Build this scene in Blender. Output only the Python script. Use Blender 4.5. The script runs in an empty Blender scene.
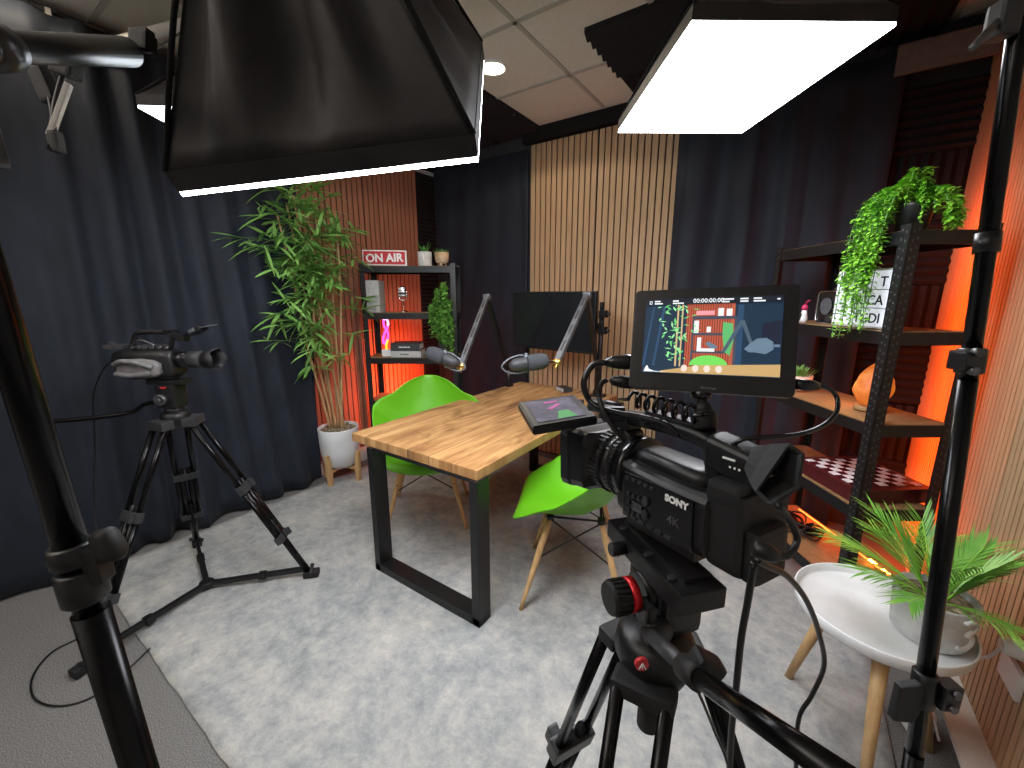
import bpy, bmesh, math, random
from mathutils import Vector, Matrix, Euler, noise
random.seed(7)
SC = bpy.context.scene
COL = SC.collection
R = math.radians
YAW = R(34.5)
CS, SN = math.cos(YAW), math.sin(YAW)
CAMH, PITCH, FPX = 1.45, R(12.1), 410.0

# ---------------------------------------------------------------- camera
cd = bpy.data.cameras.new('camera'); cam = bpy.data.objects.new('camera', cd); COL.objects.link(cam)
cam.location = (0, 0, CAMH); cam.rotation_euler = (R(90) - PITCH, 0, YAW)
cd.sensor_fit = 'HORIZONTAL'; cd.sensor_width = 36; cd.lens = FPX / 1024 * 36; cd.clip_start = .02; cd.clip_end = 50
SC.camera = cam
# ---------------------------------------------------------------- world, exposure
w = bpy.data.worlds.new('world'); SC.world = w; w.use_nodes = True
w.node_tree.nodes['Background'].inputs[0].default_value = (.8, .86, 1, 1)
w.node_tree.nodes['Background'].inputs[1].default_value = .05
SC.view_settings.view_transform = 'Standard'; SC.view_settings.look = 'None'
SC.view_settings.gamma = 1; SC.view_settings.use_curve_mapping = False
SC.view_settings.exposure = 0.0
SC.cycles.use_denoising = True
SC.cycles.max_bounces = 7; SC.cycles.diffuse_bounces = 4; SC.cycles.glossy_bounces = 3
SC.cycles.caustics_reflective = False; SC.cycles.caustics_refractive = False
SC.cycles.sample_clamp_indirect = 4
# lamp strengths (the lamps themselves are built further down)
SOFT_NEAR, SOFT_RIGHT, SOFT_FAR, DOWN, LED, SALT = 25, 20, 7, 30, 60, 7
CEIL = 2.79

def lamp(name, kind, loc, power, color, size=.05, rot=None, **kw):
    l = bpy.data.lights.new(name, kind); o = bpy.data.objects.new(name, l); COL.objects.link(o)
    o.location = loc; l.energy = power; l.color = color
    if kind == 'AREA':
        l.shape = 'RECTANGLE'; l.size = size[0]; l.size_y = size[1]
    else: l.shadow_soft_size = size
    if rot: o.rotation_euler = rot
    return o
# unseen lamps added behind the camera: a fill, and an uplight brightening the ceiling
lamp('added_fill_lamp', 'AREA', (-1.4, -1.2, 2.7), 7, (1, .93, .85), (1.2, 1.2))
lamp('added_uplight_lamp', 'AREA', (-1.6, -1.3, 1.3), 60, (1, .93, .86), (.8, .8), (R(180), 0, 0)).data.spread = R(110)
# orange glow of the LED strips behind the right and left shelf units
ORANGE = (1, .105, .012)
# (strip lights fixed behind the shelf units, shining on the slats behind them)
lamp('right_strip_lamp', 'AREA', (.40, 2.78, .95), 17, ORANGE, (1.9, .03), (0, R(-90), 0)).data.spread = R(170)
lamp('left_strip_lamp', 'AREA', (-2.74, 2.50, .60), 19, (1, .12, .04), (.8, .03), (0, R(90), 0)).data.spread = R(170)
lamp('right_floor_glow_lamp', 'POINT', (.30, 2.70, .33), 5, ORANGE, .05)

# ---------------------------------------------------------------- frames
def W(D, X, z=0.0):
    """a point D metres ahead of the camera, X metres to its right, z above the floor"""
    return Vector((X * CS - D * SN, X * SN + D * CS, z))
_f = Vector((-SN * math.cos(PITCH), CS * math.cos(PITCH), -math.sin(PITCH))); _r = Vector((CS, SN, 0)); _u = _r.cross(_f)
def FL_(x, y, z=.006):
    v = _f + _r * ((x - 512) / FPX) + _u * ((384 - y) / FPX); return Vector((0, 0, CAMH)) + v * ((z - CAMH) / v.z)
def P(x, y, d):
    """world point seen at pixel x, y, d metres deep"""
    return Vector((0, 0, CAMH)) + (_f + _r * ((x - 512) / FPX) + _u * ((384 - y) / FPX)) * d

# ---------------------------------------------------------------- materials
MATS = {}
def nodes_of(m):
    m.use_nodes = True; nt = m.node_tree; nt.nodes.clear()
    out = nt.nodes.new('ShaderNodeOutputMaterial'); b = nt.nodes.new('ShaderNodeBsdfPrincipled')
    nt.links.new(b.outputs[0], out.inputs[0]); return nt, b
def ramp(nt, src, stops):
    r = nt.nodes.new('ShaderNodeValToRGB'); cr = r.color_ramp
    while len(cr.elements) < len(stops): cr.elements.new(.5)
    for e, (p, c) in zip(cr.elements, stops): e.position = p; e.color = (*c, 1)
    nt.links.new(src, r.inputs[0]); return r.outputs[0]
def coord(nt, scale=(1, 1, 1), kind='Object', rot=(0, 0, 0)):
    t = nt.nodes.new('ShaderNodeTexCoord'); m = nt.nodes.new('ShaderNodeMapping')
    m.inputs['Scale'].default_value = scale; m.inputs['Rotation'].default_value = rot
    nt.links.new(t.outputs[kind], m.inputs[0]); return m.outputs[0]
def ntex(nt, vec, scale, detail=3, rough=.6, dist=0):
    n = nt.nodes.new('ShaderNodeTexNoise'); n.inputs['Scale'].default_value = scale; n.inputs['Detail'].default_value = detail
    n.inputs['Roughness'].default_value = rough; n.inputs['Distortion'].default_value = dist
    nt.links.new(vec, n.inputs['Vector']); return n.outputs['Fac']
def bump(nt, b, h, strength=.3, dist=.01):
    n = nt.nodes.new('ShaderNodeBump'); n.inputs['Strength'].default_value = strength; n.inputs['Distance'].default_value = dist
    nt.links.new(h, n.inputs['Height']); nt.links.new(n.outputs[0], b.inputs['Normal'])
def mat(name, c1, c2=None, rough=.6, metal=0, scale=30, stretch=(1, 1, 1), bmp=0, bd=.002, spec=.5, detail=3, lo=.35, hi=.65, sheen=0, coat=0, emit=None, es=0, dist=0, trans=0):
    if name in MATS: return MATS[name]
    m = bpy.data.materials.new(name); nt, b = nodes_of(m)
    if c2 is None: c2 = tuple(min(1, x * 1.25 + .002) for x in c1)
    v = coord(nt, stretch); n = ntex(nt, v, scale, detail, dist=dist)
    nt.links.new(ramp(nt, n, [(lo, c1), (hi, c2)]), b.inputs['Base Color'])
    b.inputs['Roughness'].default_value = rough; b.inputs['Metallic'].default_value = metal
    b.inputs['Specular IOR Level'].default_value = spec
    if sheen: b.inputs['Sheen Weight'].default_value = sheen
    if coat: b.inputs['Coat Weight'].default_value = coat
    if trans: b.inputs['Transmission Weight'].default_value = trans
    if bmp: bump(nt, b, n, bmp, bd)
    if emit: b.inputs['Emission Color'].default_value = (*emit, 1); b.inputs['Emission Strength'].default_value = es
    MATS[name] = m; return m
def emitter(name, c, s):
    if name in MATS: return MATS[name]
    m = bpy.data.materials.new(name); nt, b = nodes_of(m)
    b.inputs['Base Color'].default_value = (*[min(1, x) * .8 for x in c], 1); b.inputs['Roughness'].default_value = .5
    b.inputs['Emission Color'].default_value = (*c, 1); b.inputs['Emission Strength'].default_value = s
    MATS[name] = m; return m

M_blackmetal = mat('black_powder_coat', (.008, .008, .009), (.013, .013, .014), .42, .2, 60, bmp=.05)
M_stand = mat('black_anodised_tube', (.008, .008, .009), (.012, .012, .013), .22, .7, 40)
M_plastic = mat('black_plastic', (.006, .006, .007), (.010, .010, .012), .38, 0, 90, bmp=.15, bd=.0005)
M_shiny = mat('glossy_black_plastic', (.006, .006, .008), (.009, .009, .011), .2, 0, 40)
M_rubber = mat('black_rubber', (.006, .006, .007), (.009, .009, .010), .6, 0, 120, bmp=.2, bd=.0005)
M_greymetal = mat('grey_magnesium', (.10, .10, .11), (.16, .16, .17), .35, .8, 60)
M_darkgrey = mat('dark_grey_plastic', (.024, .025, .028), (.036, .037, .042), .5, 0, 60)
M_chrome = mat('polished_chrome', (.6, .6, .62), (.7, .7, .72), .18, 1, 10)
M_silver = mat('silver_arm_aluminium', (.10, .105, .125), (.16, .17, .19), .5, .4, 60)
M_felt = mat('black_felt_backing', (.010, .009, .010), (.018, .017, .018), .95, 0, 200, spec=.1)
M_oak = mat('oak_slat_veneer', (.38, .235, .13), (.52, .345, .20), .6, 0, 6, (14, 14, .6), detail=5, lo=.3, hi=.7, bmp=.1, dist=.3)
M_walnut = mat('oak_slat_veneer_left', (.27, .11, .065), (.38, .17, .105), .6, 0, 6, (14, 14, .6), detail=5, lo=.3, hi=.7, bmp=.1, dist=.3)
M_foam = mat('charcoal_acoustic_foam', (.014, .012, .014), (.026, .022, .025), .95, 0, 160, spec=.15, bmp=.2)
M_curtain = mat('black_curtain_cloth', (.010, .014, .023), (.016, .021, .034), .7, 0, 7, (1, 1, .5), sheen=.05, spec=.3, bmp=.1, bd=.004)
M_softcloth = mat('black_softbox_nylon', (.012, .011, .013), (.026, .023, .023), .6, 0, 9, (1, 1, 1), spec=.35, sheen=.03, bmp=.35, bd=.006)
M_rim = mat('white_rim_fabric', (.35, .35, .38), (.5, .5, .54), .7, 0, 20)
M_white = mat('matt_white_lacquer', (.70, .70, .71), (.78, .78, .79), .38, 0, 12, spec=.4)
M_whitewall = mat('white_wall_paint', (.50, .49, .48), (.56, .55, .54), .8, 0, 30, bmp=.05)
M_trimwhite = mat('white_gloss_paint', (.62, .60, .57), (.70, .68, .64), .4, 0, 12)
M_ceramic = mat('white_glazed_ceramic', (.62, .64, .66), (.70, .72, .74), .28, 0, 8)
M_concrete = mat('pale_grey_concrete', (.50, .50, .50), (.62, .62, .61), .75, 0, 25, bmp=.1)
M_green = mat('lime_green_plastic', (.115, .40, .010), (.13, .44, .012), .34, 0, 5, spec=.5)
M_beech = mat('beech_wood', (.50, .30, .13), (.62, .40, .19), .5, 0, 8, (9, 9, .8), bmp=.05)
M_shelfwood = mat('brown_shelf_board', (.20, .11, .045), (.33, .19, .08), .7, 0, 45, (1, .5, 1), detail=6, lo=.3, hi=.7, bmp=.1)
M_leaf = mat('bamboo_leaf_green', (.09, .24, .04), (.25, .46, .12), .5, 0, 6, spec=.4)
M_leaf2 = mat('bright_leaf_green', (.14, .42, .02), (.33, .66, .07), .5, 0, 9)
M_leaf3 = mat('deep_leaf_green', (.05, .17, .03), (.14, .34, .06), .5, 0, 12)
M_palm = mat('palm_leaf_green', (.07, .27, .025), (.24, .46, .07), .45, 0, 5)
M_stalk = mat('bamboo_cane_tan', (.34, .19, .09), (.52, .34, .17), .5, 0, 8, (6, 6, .8))
M_soil = mat('pebble_soil', (.10, .07, .04), (.34, .27, .18), .9, 0, 60, bmp=.8, bd=.01)
M_red = mat('signal_red', (.50, .02, .03), (.55, .025, .035), .45, 0, 8)
M_redmetal = mat('red_anodised_ring', (.55, .01, .015), (.60, .015, .02), .3, .4, 8)
M_letter = mat('white_lettering', (.85, .85, .85), (.9, .9, .9), .5)
M_blackletter = mat('black_lettering', (.02, .02, .02), (.03, .03, .03), .5)
M_grey = mat('grey_board', (.36, .36, .36), (.50, .50, .50), .7, 0, 30, (8, 8, .5))
M_terra = mat('copper_glaze', (.42, .26, .15), (.70, .55, .38), .4, 0, 14)
M_screenoff = mat('dark_screen_glass', (.010, .011, .013), (.013, .014, .016), .12, 0, 3)
M_leather = mat('warm_leather_strap', (.12, .115, .115), (.19, .18, .18), .4, 0, 30, bmp=.2)
M_gold = mat('brass', (.6, .4, .12), (.7, .5, .18), .3, 1, 10)
M_yellow = mat('yellow_plastic', (.7, .4, .02), (.8, .5, .03), .4)
M_cable = mat('black_cable_rubber', (.004, .004, .005), (.007, .007, .008), .4, 0, 60)
M_whitecable = mat('white_cable', (.55, .53, .50), (.62, .60, .56), .5)
M_maroon = mat('maroon_lacquer_wood', (.060, .008, .010), (.10, .014, .016), .3, 0, 12, (1, 6, 1))
M_diff_near = emitter('lit_diffuser_near', (.93, .96, 1), SOFT_NEAR)
M_diff_right = emitter('lit_diffuser_right', (.95, .96, 1), SOFT_RIGHT)
M_diff_far = emitter('lit_diffuser_far', (.85, .93, 1), SOFT_FAR)
M_down = emitter('lit_downlight', (1, .86, .62), DOWN)
M_led = emitter('lit_orange_led', (1, .22, .03), LED)
M_pink = emitter('lit_pink_tube', (1, .10, .85), 1.3)
M_pinkw = emitter('lit_white_pink_tube', (1, .55, 1), 1.6)
M_yel = emitter('lit_yellow_tube', (1, .62, .05), 1.2)

def carpet_material():
    m = bpy.data.materials.new('grey_flecked_carpet'); nt, b = nodes_of(m); v = coord(nt)
    n = ntex(nt, v, 260, 2); n2 = ntex(nt, v, 40, 3)
    c = ramp(nt, n, [(.3, (.075, .074, .075)), (.5, (.145, .142, .14)), (.72, (.29, .28, .275))])
    nt.links.new(c, b.inputs['Base Color']); b.inputs['Roughness'].default_value = .95; bump(nt, b, n, .5, .004); return m
def rug_material():
    m = bpy.data.materials.new('mottled_grey_rug_pile'); nt, b = nodes_of(m); v = coord(nt)
    n = ntex(nt, v, 3.4, 10, .78, .25); n2 = ntex(nt, v, 13, 9, .8, .2); n3 = ntex(nt, v, 150, 2)
    mx = nt.nodes.new('ShaderNodeMath'); mx.operation = 'MULTIPLY_ADD'; mx.inputs[1].default_value = .55
    m2 = nt.nodes.new('ShaderNodeMath'); m2.operation = 'MULTIPLY'; m2.inputs[1].default_value = .45
    nt.links.new(n2, m2.inputs[0]); nt.links.new(n, mx.inputs[0]); nt.links.new(m2.outputs[0], mx.inputs[2])
    c = ramp(nt, mx.outputs[0], [(.38, (.19, .205, .215)), (.46, (.29, .305, .31)), (.53, (.385, .385, .375)), (.62, (.52, .50, .465))])
    nt.links.new(c, b.inputs['Base Color']); b.inputs['Roughness'].default_value = .95; b.inputs['Sheen Weight'].default_value = .1
    bump(nt, b, n3, .35, .006); return m
def ceiling_material():
    m = bpy.data.materials.new('speckled_ceiling_tile'); nt, b = nodes_of(m); v = coord(nt)
    n = ntex(nt, v, 160, 3, .7)
    nt.links.new(ramp(nt, n, [(.3, (.56, .54, .51)), (.45, (.70, .68, .65)), (.7, (.76, .74, .71))]), b.inputs['Base Color'])
    b.inputs['Roughness'].default_value = .9; bump(nt, b, n, .4, .003); return m
def plank_material():
    """reclaimed tabletop timber: long streaky grain, darker bands and knots; grain along local Y"""
    m = bpy.data.materials.new('reclaimed_pine_planks'); nt, b = nodes_of(m)
    t = nt.nodes.new('ShaderNodeTexCoord'); sep = nt.nodes.new('ShaderNodeSeparateXYZ'); nt.links.new(t.outputs['Object'], sep.inputs[0])
    # plank index from X -> offsets the grain
    dv = nt.nodes.new('ShaderNodeMath'); dv.operation = 'MULTIPLY'; dv.inputs[1].default_value = 1 / .141; nt.links.new(sep.outputs[0], dv.inputs[0])
    fl = nt.nodes.new('ShaderNodeMath'); fl.operation = 'FLOOR'; nt.links.new(dv.outputs[0], fl.inputs[0])
    mo = nt.nodes.new('ShaderNodeMath'); mo.operation = 'MULTIPLY'; mo.inputs[1].default_value = 3.71; nt.links.new(fl.outputs[0], mo.inputs[0])
    cb = nt.nodes.new('ShaderNodeCombineXYZ'); nt.links.new(sep.outputs[0], cb.inputs[0]); nt.links.new(mo.outputs[0], cb.inputs[2])
    ym = nt.nodes.new('ShaderNodeMath'); ym.operation = 'MULTIPLY'; ym.inputs[1].default_value = .13; nt.links.new(sep.outputs[1], ym.inputs[0]); nt.links.new(ym.outputs[0], cb.inputs[1])
    n = ntex(nt, cb.outputs[0], 16, 7, .65, .5)
    cb2 = nt.nodes.new('ShaderNodeCombineXYZ'); nt.links.new(sep.outputs[0], cb2.inputs[0]); nt.links.new(mo.outputs[0], cb2.inputs[2])
    y2 = nt.nodes.new('ShaderNodeMath'); y2.operation = 'MULTIPLY'; y2.inputs[1].default_value = .35; nt.links.new(sep.outputs[1], y2.inputs[0]); nt.links.new(y2.outputs[0], cb2.inputs[1])
    n2 = ntex(nt, cb2.outputs[0], 5, 4, .6, 1.2)
    c = ramp(nt, n, [(.25, (.13, .05, .016)), (.42, (.33, .16, .055)), (.6, (.50, .28, .11)), (.8, (.62, .39, .18))])
    d = ramp(nt, n2, [(.30, (.30, .24, .19)), (.42, (.75, .7, .64)), (.5, (1, 1, 1))])
    mu = nt.nodes.new('ShaderNodeMix'); mu.data_type = 'RGBA'; mu.blend_type = 'MULTIPLY'; mu.inputs[0].default_value = .85
    nt.links.new(c, mu.inputs[6]); nt.links.new(d, mu.inputs[7])
    # dark seams between planks
    fr = nt.nodes.new('ShaderNodeMath'); fr.operation = 'FRACT'; nt.links.new(dv.outputs[0], fr.inputs[0])
    pk = nt.nodes.new('ShaderNodeMath'); pk.operation = 'GREATER_THAN'; pk.inputs[1].default_value = .02; nt.links.new(fr.outputs[0], pk.inputs[0])
    mu2 = nt.nodes.new('ShaderNodeMix'); mu2.data_type = 'RGBA'; nt.links.new(pk.outputs[0], mu2.inputs[0]); mu2.inputs[6].default_value = (.12, .055, .02, 1)
    nt.links.new(mu.outputs[2], mu2.inputs[7]); nt.links.new(mu2.outputs[2], b.inputs['Base Color'])
    b.inputs['Roughness'].default_value = 1.1; bump(nt, b, n, .12, .002); return m
def salt_material():
    m = bpy.data.materials.new('glowing_salt_crystal'); nt, b = nodes_of(m); v = coord(nt)
    n = ntex(nt, v, 9, 5, .7, .6)
    b.inputs['Roughness'].default_value = .5
    nt.links.new(ramp(nt, n, [(.3, (.35, .08, .015)), (.7, (.60, .22, .07))]), b.inputs['Base Color'])
    nt.links.new(ramp(nt, n, [(.30, (1, .14, .01)), (.5, (1, .24, .02)), (.66, (1, .42, .06))]), b.inputs['Emission Color'])
    b.inputs['Emission Strength'].default_value = .42; bump(nt, b, n, .6, .01); return m
def chess_material():
    m = bpy.data.materials.new('maroon_and_white_chequers'); nt, b = nodes_of(m)
    v = coord(nt); c = nt.nodes.new('ShaderNodeTexChecker'); c.inputs['Scale'].default_value = 1 / .038
    c.inputs[1].default_value = (.085, .010, .014, 1); c.inputs[2].default_value = (.74, .70, .72, 1)
    nt.links.new(v, c.inputs[0]); nt.links.new(c.outputs[0], b.inputs['Base Color']); b.inputs['Roughness'].default_value = .25; return m

# ---------------------------------------------------------------- mesh helpers
def nb(): return bmesh.new()
def join(bm, tb, smooth=None):
    if smooth is not None:
        for f in tb.faces: f.smooth = smooth
    me = bpy.data.meshes.new('tmp'); tb.to_mesh(me); tb.free(); bm.from_mesh(me); bpy.data.meshes.remove(me)
def box(bm, c, s, rot=None, bev=0, M=None):
    tb = bmesh.new(); bmesh.ops.create_cube(tb, size=1)
    for v in tb.verts: v.co = Vector((v.co.x * s[0], v.co.y * s[1], v.co.z * s[2]))
    if bev: bmesh.ops.bevel(tb, geom=tb.edges[:], offset=bev, segments=2, affect='EDGES', profile=.7)
    m = Matrix.Translation(Vector(c))
    if rot is not None: m = m @ (rot.to_4x4() if isinstance(rot, Matrix) else Euler(rot).to_matrix().to_4x4())
    if M is not None: m = M @ m
    tb.transform(m); join(bm, tb, bool(bev) and False)
def frame_to(a, b):
    d = (Vector(b) - Vector(a)); return d.to_track_quat('Z', 'Y').to_matrix().to_4x4()
def cyl(bm, a, b, r1, r2=None, n=16, caps=True, bev=0):
    a = Vector(a); b = Vector(b); r2 = r1 if r2 is None else r2
    L = (b - a).length; tb = bmesh.new()
    prof = [(0, r1), (L, r2)]
    if bev: prof = [(0, r1 - bev), (bev, r1), (L - bev, r2), (L, r2 - bev)]
    rings = []
    for z, r in prof: rings.append([tb.verts.new((r * math.cos(2 * math.pi * i / n), r * math.sin(2 * math.pi * i / n), z)) for i in range(n)])
    for q in range(len(rings) - 1):
        for i in range(n): f = tb.faces.new((rings[q][i], rings[q][(i + 1) % n], rings[q + 1][(i + 1) % n], rings[q + 1][i])); f.smooth = True
    if caps: tb.faces.new(rings[0][::-1]); tb.faces.new(rings[-1])
    tb.transform(Matrix.Translation(a) @ frame_to(a, b)); join(bm, tb)
def lathe(bm, prof, n=28, M=None, smooth=True, ang=2 * math.pi):
    """prof: (radius, z) list, spun about Z"""
    tb = bmesh.new(); rings = []
    for r, z in prof: rings.append([tb.verts.new((max(r, 1e-5) * math.cos(2 * math.pi * i / n), max(r, 1e-5) * math.sin(2 * math.pi * i / n), z)) for i in range(n)])
    for q in range(len(rings) - 1):
        for i in range(n): tb.faces.new((rings[q][i], rings[q][(i + 1) % n], rings[q + 1][(i + 1) % n], rings[q + 1][i]))
    bmesh.ops.remove_doubles(tb, verts=tb.verts, dist=2e-5)
    bmesh.ops.recalc_face_normals(tb, faces=tb.faces)
    if M is not None: tb.transform(M)
    join(bm, tb, smooth)
def ring_tool(bm, a, b, prof, n=28):
    """lathe along the axis a -> b; prof: (radius, distance from a)"""
    lathe(bm, prof, n, Matrix.Translation(Vector(a)) @ frame_to(a, b))
def catmull(pts, k=8):
    pts = [Vector(p) for p in pts]; out = []
    q = [2 * pts[0] - pts[1]] + pts + [2 * pts[-1] - pts[-2]]
    for i in range(1, len(q) - 2):
        for s in range(k):
            t = s / k; a, b, c, d = q[i - 1], q[i], q[i + 1], q[i + 2]
            out.append(.5 * ((2 * b) + (c - a) * t + (2 * a - 5 * b + 4 * c - d) * t * t + (3 * b - a - 3 * c + d) * t ** 3))
    return out + [pts[-1]]
def tube(bm, pts, r, n=8, smooth_path=0, closed=False):
    if smooth_path: pts = catmull(pts, smooth_path)
    pts = [Vector(p) for p in pts]; N = len(pts); rr = r if isinstance(r, (list, tuple)) else [r] * N
    if len(rr) != N: rr = [rr[min(len(rr) - 1, int(i / N * len(rr)))] for i in range(N)]
    tb = bmesh.new(); rings = []; nx = None
    for i in range(N):
        t = (pts[min(i + 1, N - 1)] - pts[max(i - 1, 0)]).normalized()
        if nx is None: nx = t.orthogonal().normalized()
        nx = (nx - t * nx.dot(t)); nx = nx.normalized() if nx.length > 1e-6 else t.orthogonal().normalized()
        by = t.cross(nx)
        rings.append([tb.verts.new(pts[i] + (nx * math.cos(2 * math.pi * k / n) + by * math.sin(2 * math.pi * k / n)) * rr[i]) for k in range(n)])
    for q in range(N - 1):
        for k in range(n): tb.faces.new((rings[q][k], rings[q][(k + 1) % n], rings[q + 1][(k + 1) % n], rings[q + 1][k]))
    if not closed: tb.faces.new(rings[0][::-1]); tb.faces.new(rings[-1])
    else:
        for k in range(n): tb.faces.new((rings[-1][k], rings[-1][(k + 1) % n], rings[0][(k + 1) % n], rings[0][k]))
    join(bm, tb, True)
def prism(bm, poly, z0, z1, M=None, bev=0):
    """a 2-D outline (x, y) extruded from z0 to z1"""
    tb = bmesh.new(); a = [tb.verts.new((x, y, z0)) for x, y in poly]; b = [tb.verts.new((x, y, z1)) for x, y in poly]
    tb.faces.new(a[::-1]); tb.faces.new(b); n = len(poly)
    for i in range(n): tb.faces.new((a[i], a[(i + 1) % n], b[(i + 1) % n], b[i]))
    bmesh.ops.recalc_face_normals(tb, faces=tb.faces)
    if bev: bmesh.ops.bevel(tb, geom=tb.edges[:], offset=bev, segments=2, affect='EDGES', profile=.7)
    if M is not None: tb.transform(M)
    join(bm, tb)
def loft(bm, loops, cap=True, smooth=True, M=None):
    """loops: lists of points with equal counts"""
    tb = bmesh.new(); rs = [[tb.verts.new(Vector(p)) for p in l] for l in loops]; n = len(loops[0])
    for q in range(len(rs) - 1):
        for i in range(n): tb.faces.new((rs[q][i], rs[q][(i + 1) % n], rs[q + 1][(i + 1) % n], rs[q + 1][i]))
    if cap: tb.faces.new(rs[0][::-1]); tb.faces.new(rs[-1])
    bmesh.ops.recalc_face_normals(tb, faces=tb.faces)
    if M is not None: tb.transform(M)
    join(bm, tb, smooth)
def rrect(w, h, r, n=5, cx=0, cy=0):
    out = []
    for sx, sy, a0 in ((1, 1, 0), (-1, 1, 90), (-1, -1, 180), (1, -1, 270)):
        for k in range(n): a = R(a0 + 90 * k / (n - 1)); out.append((cx + sx * (w / 2 - r) + r * math.cos(a), cy + sy * (h / 2 - r) + r * math.sin(a)))
    return out
def leaf(bm, base, d, L, wd, droop=.3, up=Vector((0, 0, 1)), seg=4, fold=.15):
    base = Vector(base); d = Vector(d).normalized(); side = d.cross(up)
    side = side.normalized() if side.length > 1e-3 else Vector((1, 0, 0)); nrm = side.cross(d); prev = None; p = base.copy(); dd = d.copy()
    for i in range(seg + 1):
        t = i / seg; wv = wd * (math.sin(math.pi * min(.98, t * .92 + .08)) ** .8) * .5
        if i == seg: wv = wd * .02
        a = bm.verts.new(p + side * wv + nrm * fold * wv); c = bm.verts.new(p); b = bm.verts.new(p - side * wv + nrm * fold * wv)
        if prev:
            for f in (bm.faces.new((prev[0], prev[1], c, a)), bm.faces.new((prev[1], prev[2], b, c))): f.smooth = True
        prev = (a, c, b); dd = (dd + Vector((0, 0, -droop / seg))).normalized(); p = p + dd * (L / seg)

# ---------------------------------------------------------------- objects
ROOTM = {}
def obj(name, bm, m, parent=None, world=False, mods=None, **props):
    me = bpy.data.meshes.new(name)
    if world and parent is not None:
        p = parent; inv = Matrix.Identity(4); ch = []
        while p is not None: ch.append(p); p = p.parent
        for q in reversed(ch): inv = inv @ q.matrix_basis
        bm.transform(inv.inverted())
    bm.to_mesh(me); bm.free()
    if isinstance(m, (list, tuple)):
        for x in m: me.materials.append(x)
    else: me.materials.append(m)
    o = bpy.data.objects.new(name, me); COL.objects.link(o)
    if parent is not None: o.parent = parent
    for k, v in props.items(): o[k] = v
    return o
def tag(o, label, cat, group=None, kind=None):
    o['label'] = label; o['category'] = cat
    if group: o['group'] = group
    if kind: o['kind'] = kind
    return o
def thing(name, label, cat, loc=(0, 0, 0), rz=0, group=None, M=None):
    o = bpy.data.objects.new(name, None); COL.objects.link(o); o.empty_display_size = .05
    if M is not None: o.matrix_basis = M
    else: o.location = loc; o.rotation_euler = (0, 0, rz)
    return tag(o, label, cat, group)
def single(name, bm, m, label, cat, loc=None, group=None, rz=0, kind=None):
    """a thing that is one mesh; bm in local coordinates of loc"""
    o = obj(name, bm, m); 
    if loc is not None: o.location = loc
    o.rotation_euler = (0, 0, rz); return tag(o, label, cat, group, kind)
def struct(name, bm, m):
    o = obj(name, bm, m); o['kind'] = 'structure'; return o
def dup(root, loc, rz=None, label=None, keep=None):
    r = root.copy(); COL.objects.link(r); r.location = loc
    if rz is not None: r.rotation_euler = (0, 0, rz)
    if label: r['label'] = label
    for ch in list(root.children):
        c = ch.copy(); COL.objects.link(c); c.parent = r
        for g in list(ch.children):
            d = g.copy(); COL.objects.link(d); d.parent = c
    return r
def text_bm(s, size, depth=.001, M=None, align='LEFT', bold=.0):
    cu = bpy.data.curves.new('t', 'FONT'); cu.body = s; cu.size = size; cu.extrude = depth; cu.align_x = align; cu.offset = bold
    cu.resolution_u = 3
    o = bpy.data.objects.new('t', cu); COL.objects.link(o); dg = bpy.context.evaluated_depsgraph_get(); dg.update()
    me = bpy.data.meshes.new_from_object(o.evaluated_get(dg)); bm = bmesh.new(); bm.from_mesh(me)
    bpy.data.objects.remove(o); bpy.data.meshes.remove(me)
    if M is not None: bm.transform(M)
    return bm

#@@SHELL
# ================================================================= ROOM SHELL
b = nb(); box(b, (-1.4, .4, -.05), (4.6, 6.2, .1)); struct('floor', b, carpet_material())
b = nb(); box(b, (-1.4, .4, CEIL + .05), (4.6, 6.2, .1)); struct('ceiling', b, ceiling_material())
b = nb(); box(b, (-1.25, 3.25, CEIL / 2), (3.9, .1, CEIL)); struct('wall_back', b, mat('charcoal_wall_paint', (.03, .03, .035), (.036, .036, .042), .8, 0, 30))
b = nb(); box(b, (.70, .4, CEIL / 2), (.1, 5.8, CEIL)); struct('wall_right', b, M_whitewall)
b = nb(); box(b, (-3.19, 2.4, CEIL / 2), (.1, 1.6, CEIL)); struct('wall_left', b, M_whitewall)
b = nb(); box(b, (-3.6, -.4, CEIL / 2), (.1, 4.2, CEIL)); box(b, (-3.4, 1.65, CEIL / 2), (.5, .1, CEIL)); struct('wall_left', b, M_whitewall)
b = nb(); box(b, (-1.4, -2.55, CEIL / 2), (4.6, .1, CEIL)); struct('wall_front', b, M_whitewall)
b = nb()
for k in range(-4, 4):
    x = -1.335 + .6 * k
    if -3.5 < x < .62: box(b, (x, .35, CEIL - .003), (.024, 5.7, .008))
for k in range(-7, 2):
    y = 2.57 + .6 * k; box(b, (-1.4, y, CEIL - .0035), (4.3, .024, .007))
struct('trim_ceiling_grid', b, mat('grid_metal', (.42, .41, .39), (.46, .45, .43), .5))
b = nb(); box(b, (-1.42, 3.165, 2.735), (1.26, .07, .105), bev=.008); struct('trim_back', b, M_felt)
b = nb(); box(b, (.44, 3.12, 2.655), (.36, .12, .06), bev=.004); box(b, (.44, 3.06, 2.61), (.36, .02, .13)); struct('trim_corner_pelmet', b, mat('painted_pelmet', (.16, .13, .12), (.2, .16, .15), .5))
b = nb(); box(b, (.632, 1.0, .05), (.04, 2.2, .10), bev=.006); box(b, (.60, 1.2, .11), (.10, 1.95, .015)); struct('baseboard_right', b, M_trimwhite)
b = nb(); box(b, (-3.1, 2.4, .055), (.075, 1.4, .11), bev=.004); struct('baseboard_left', b, M_trimwhite)

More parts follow.
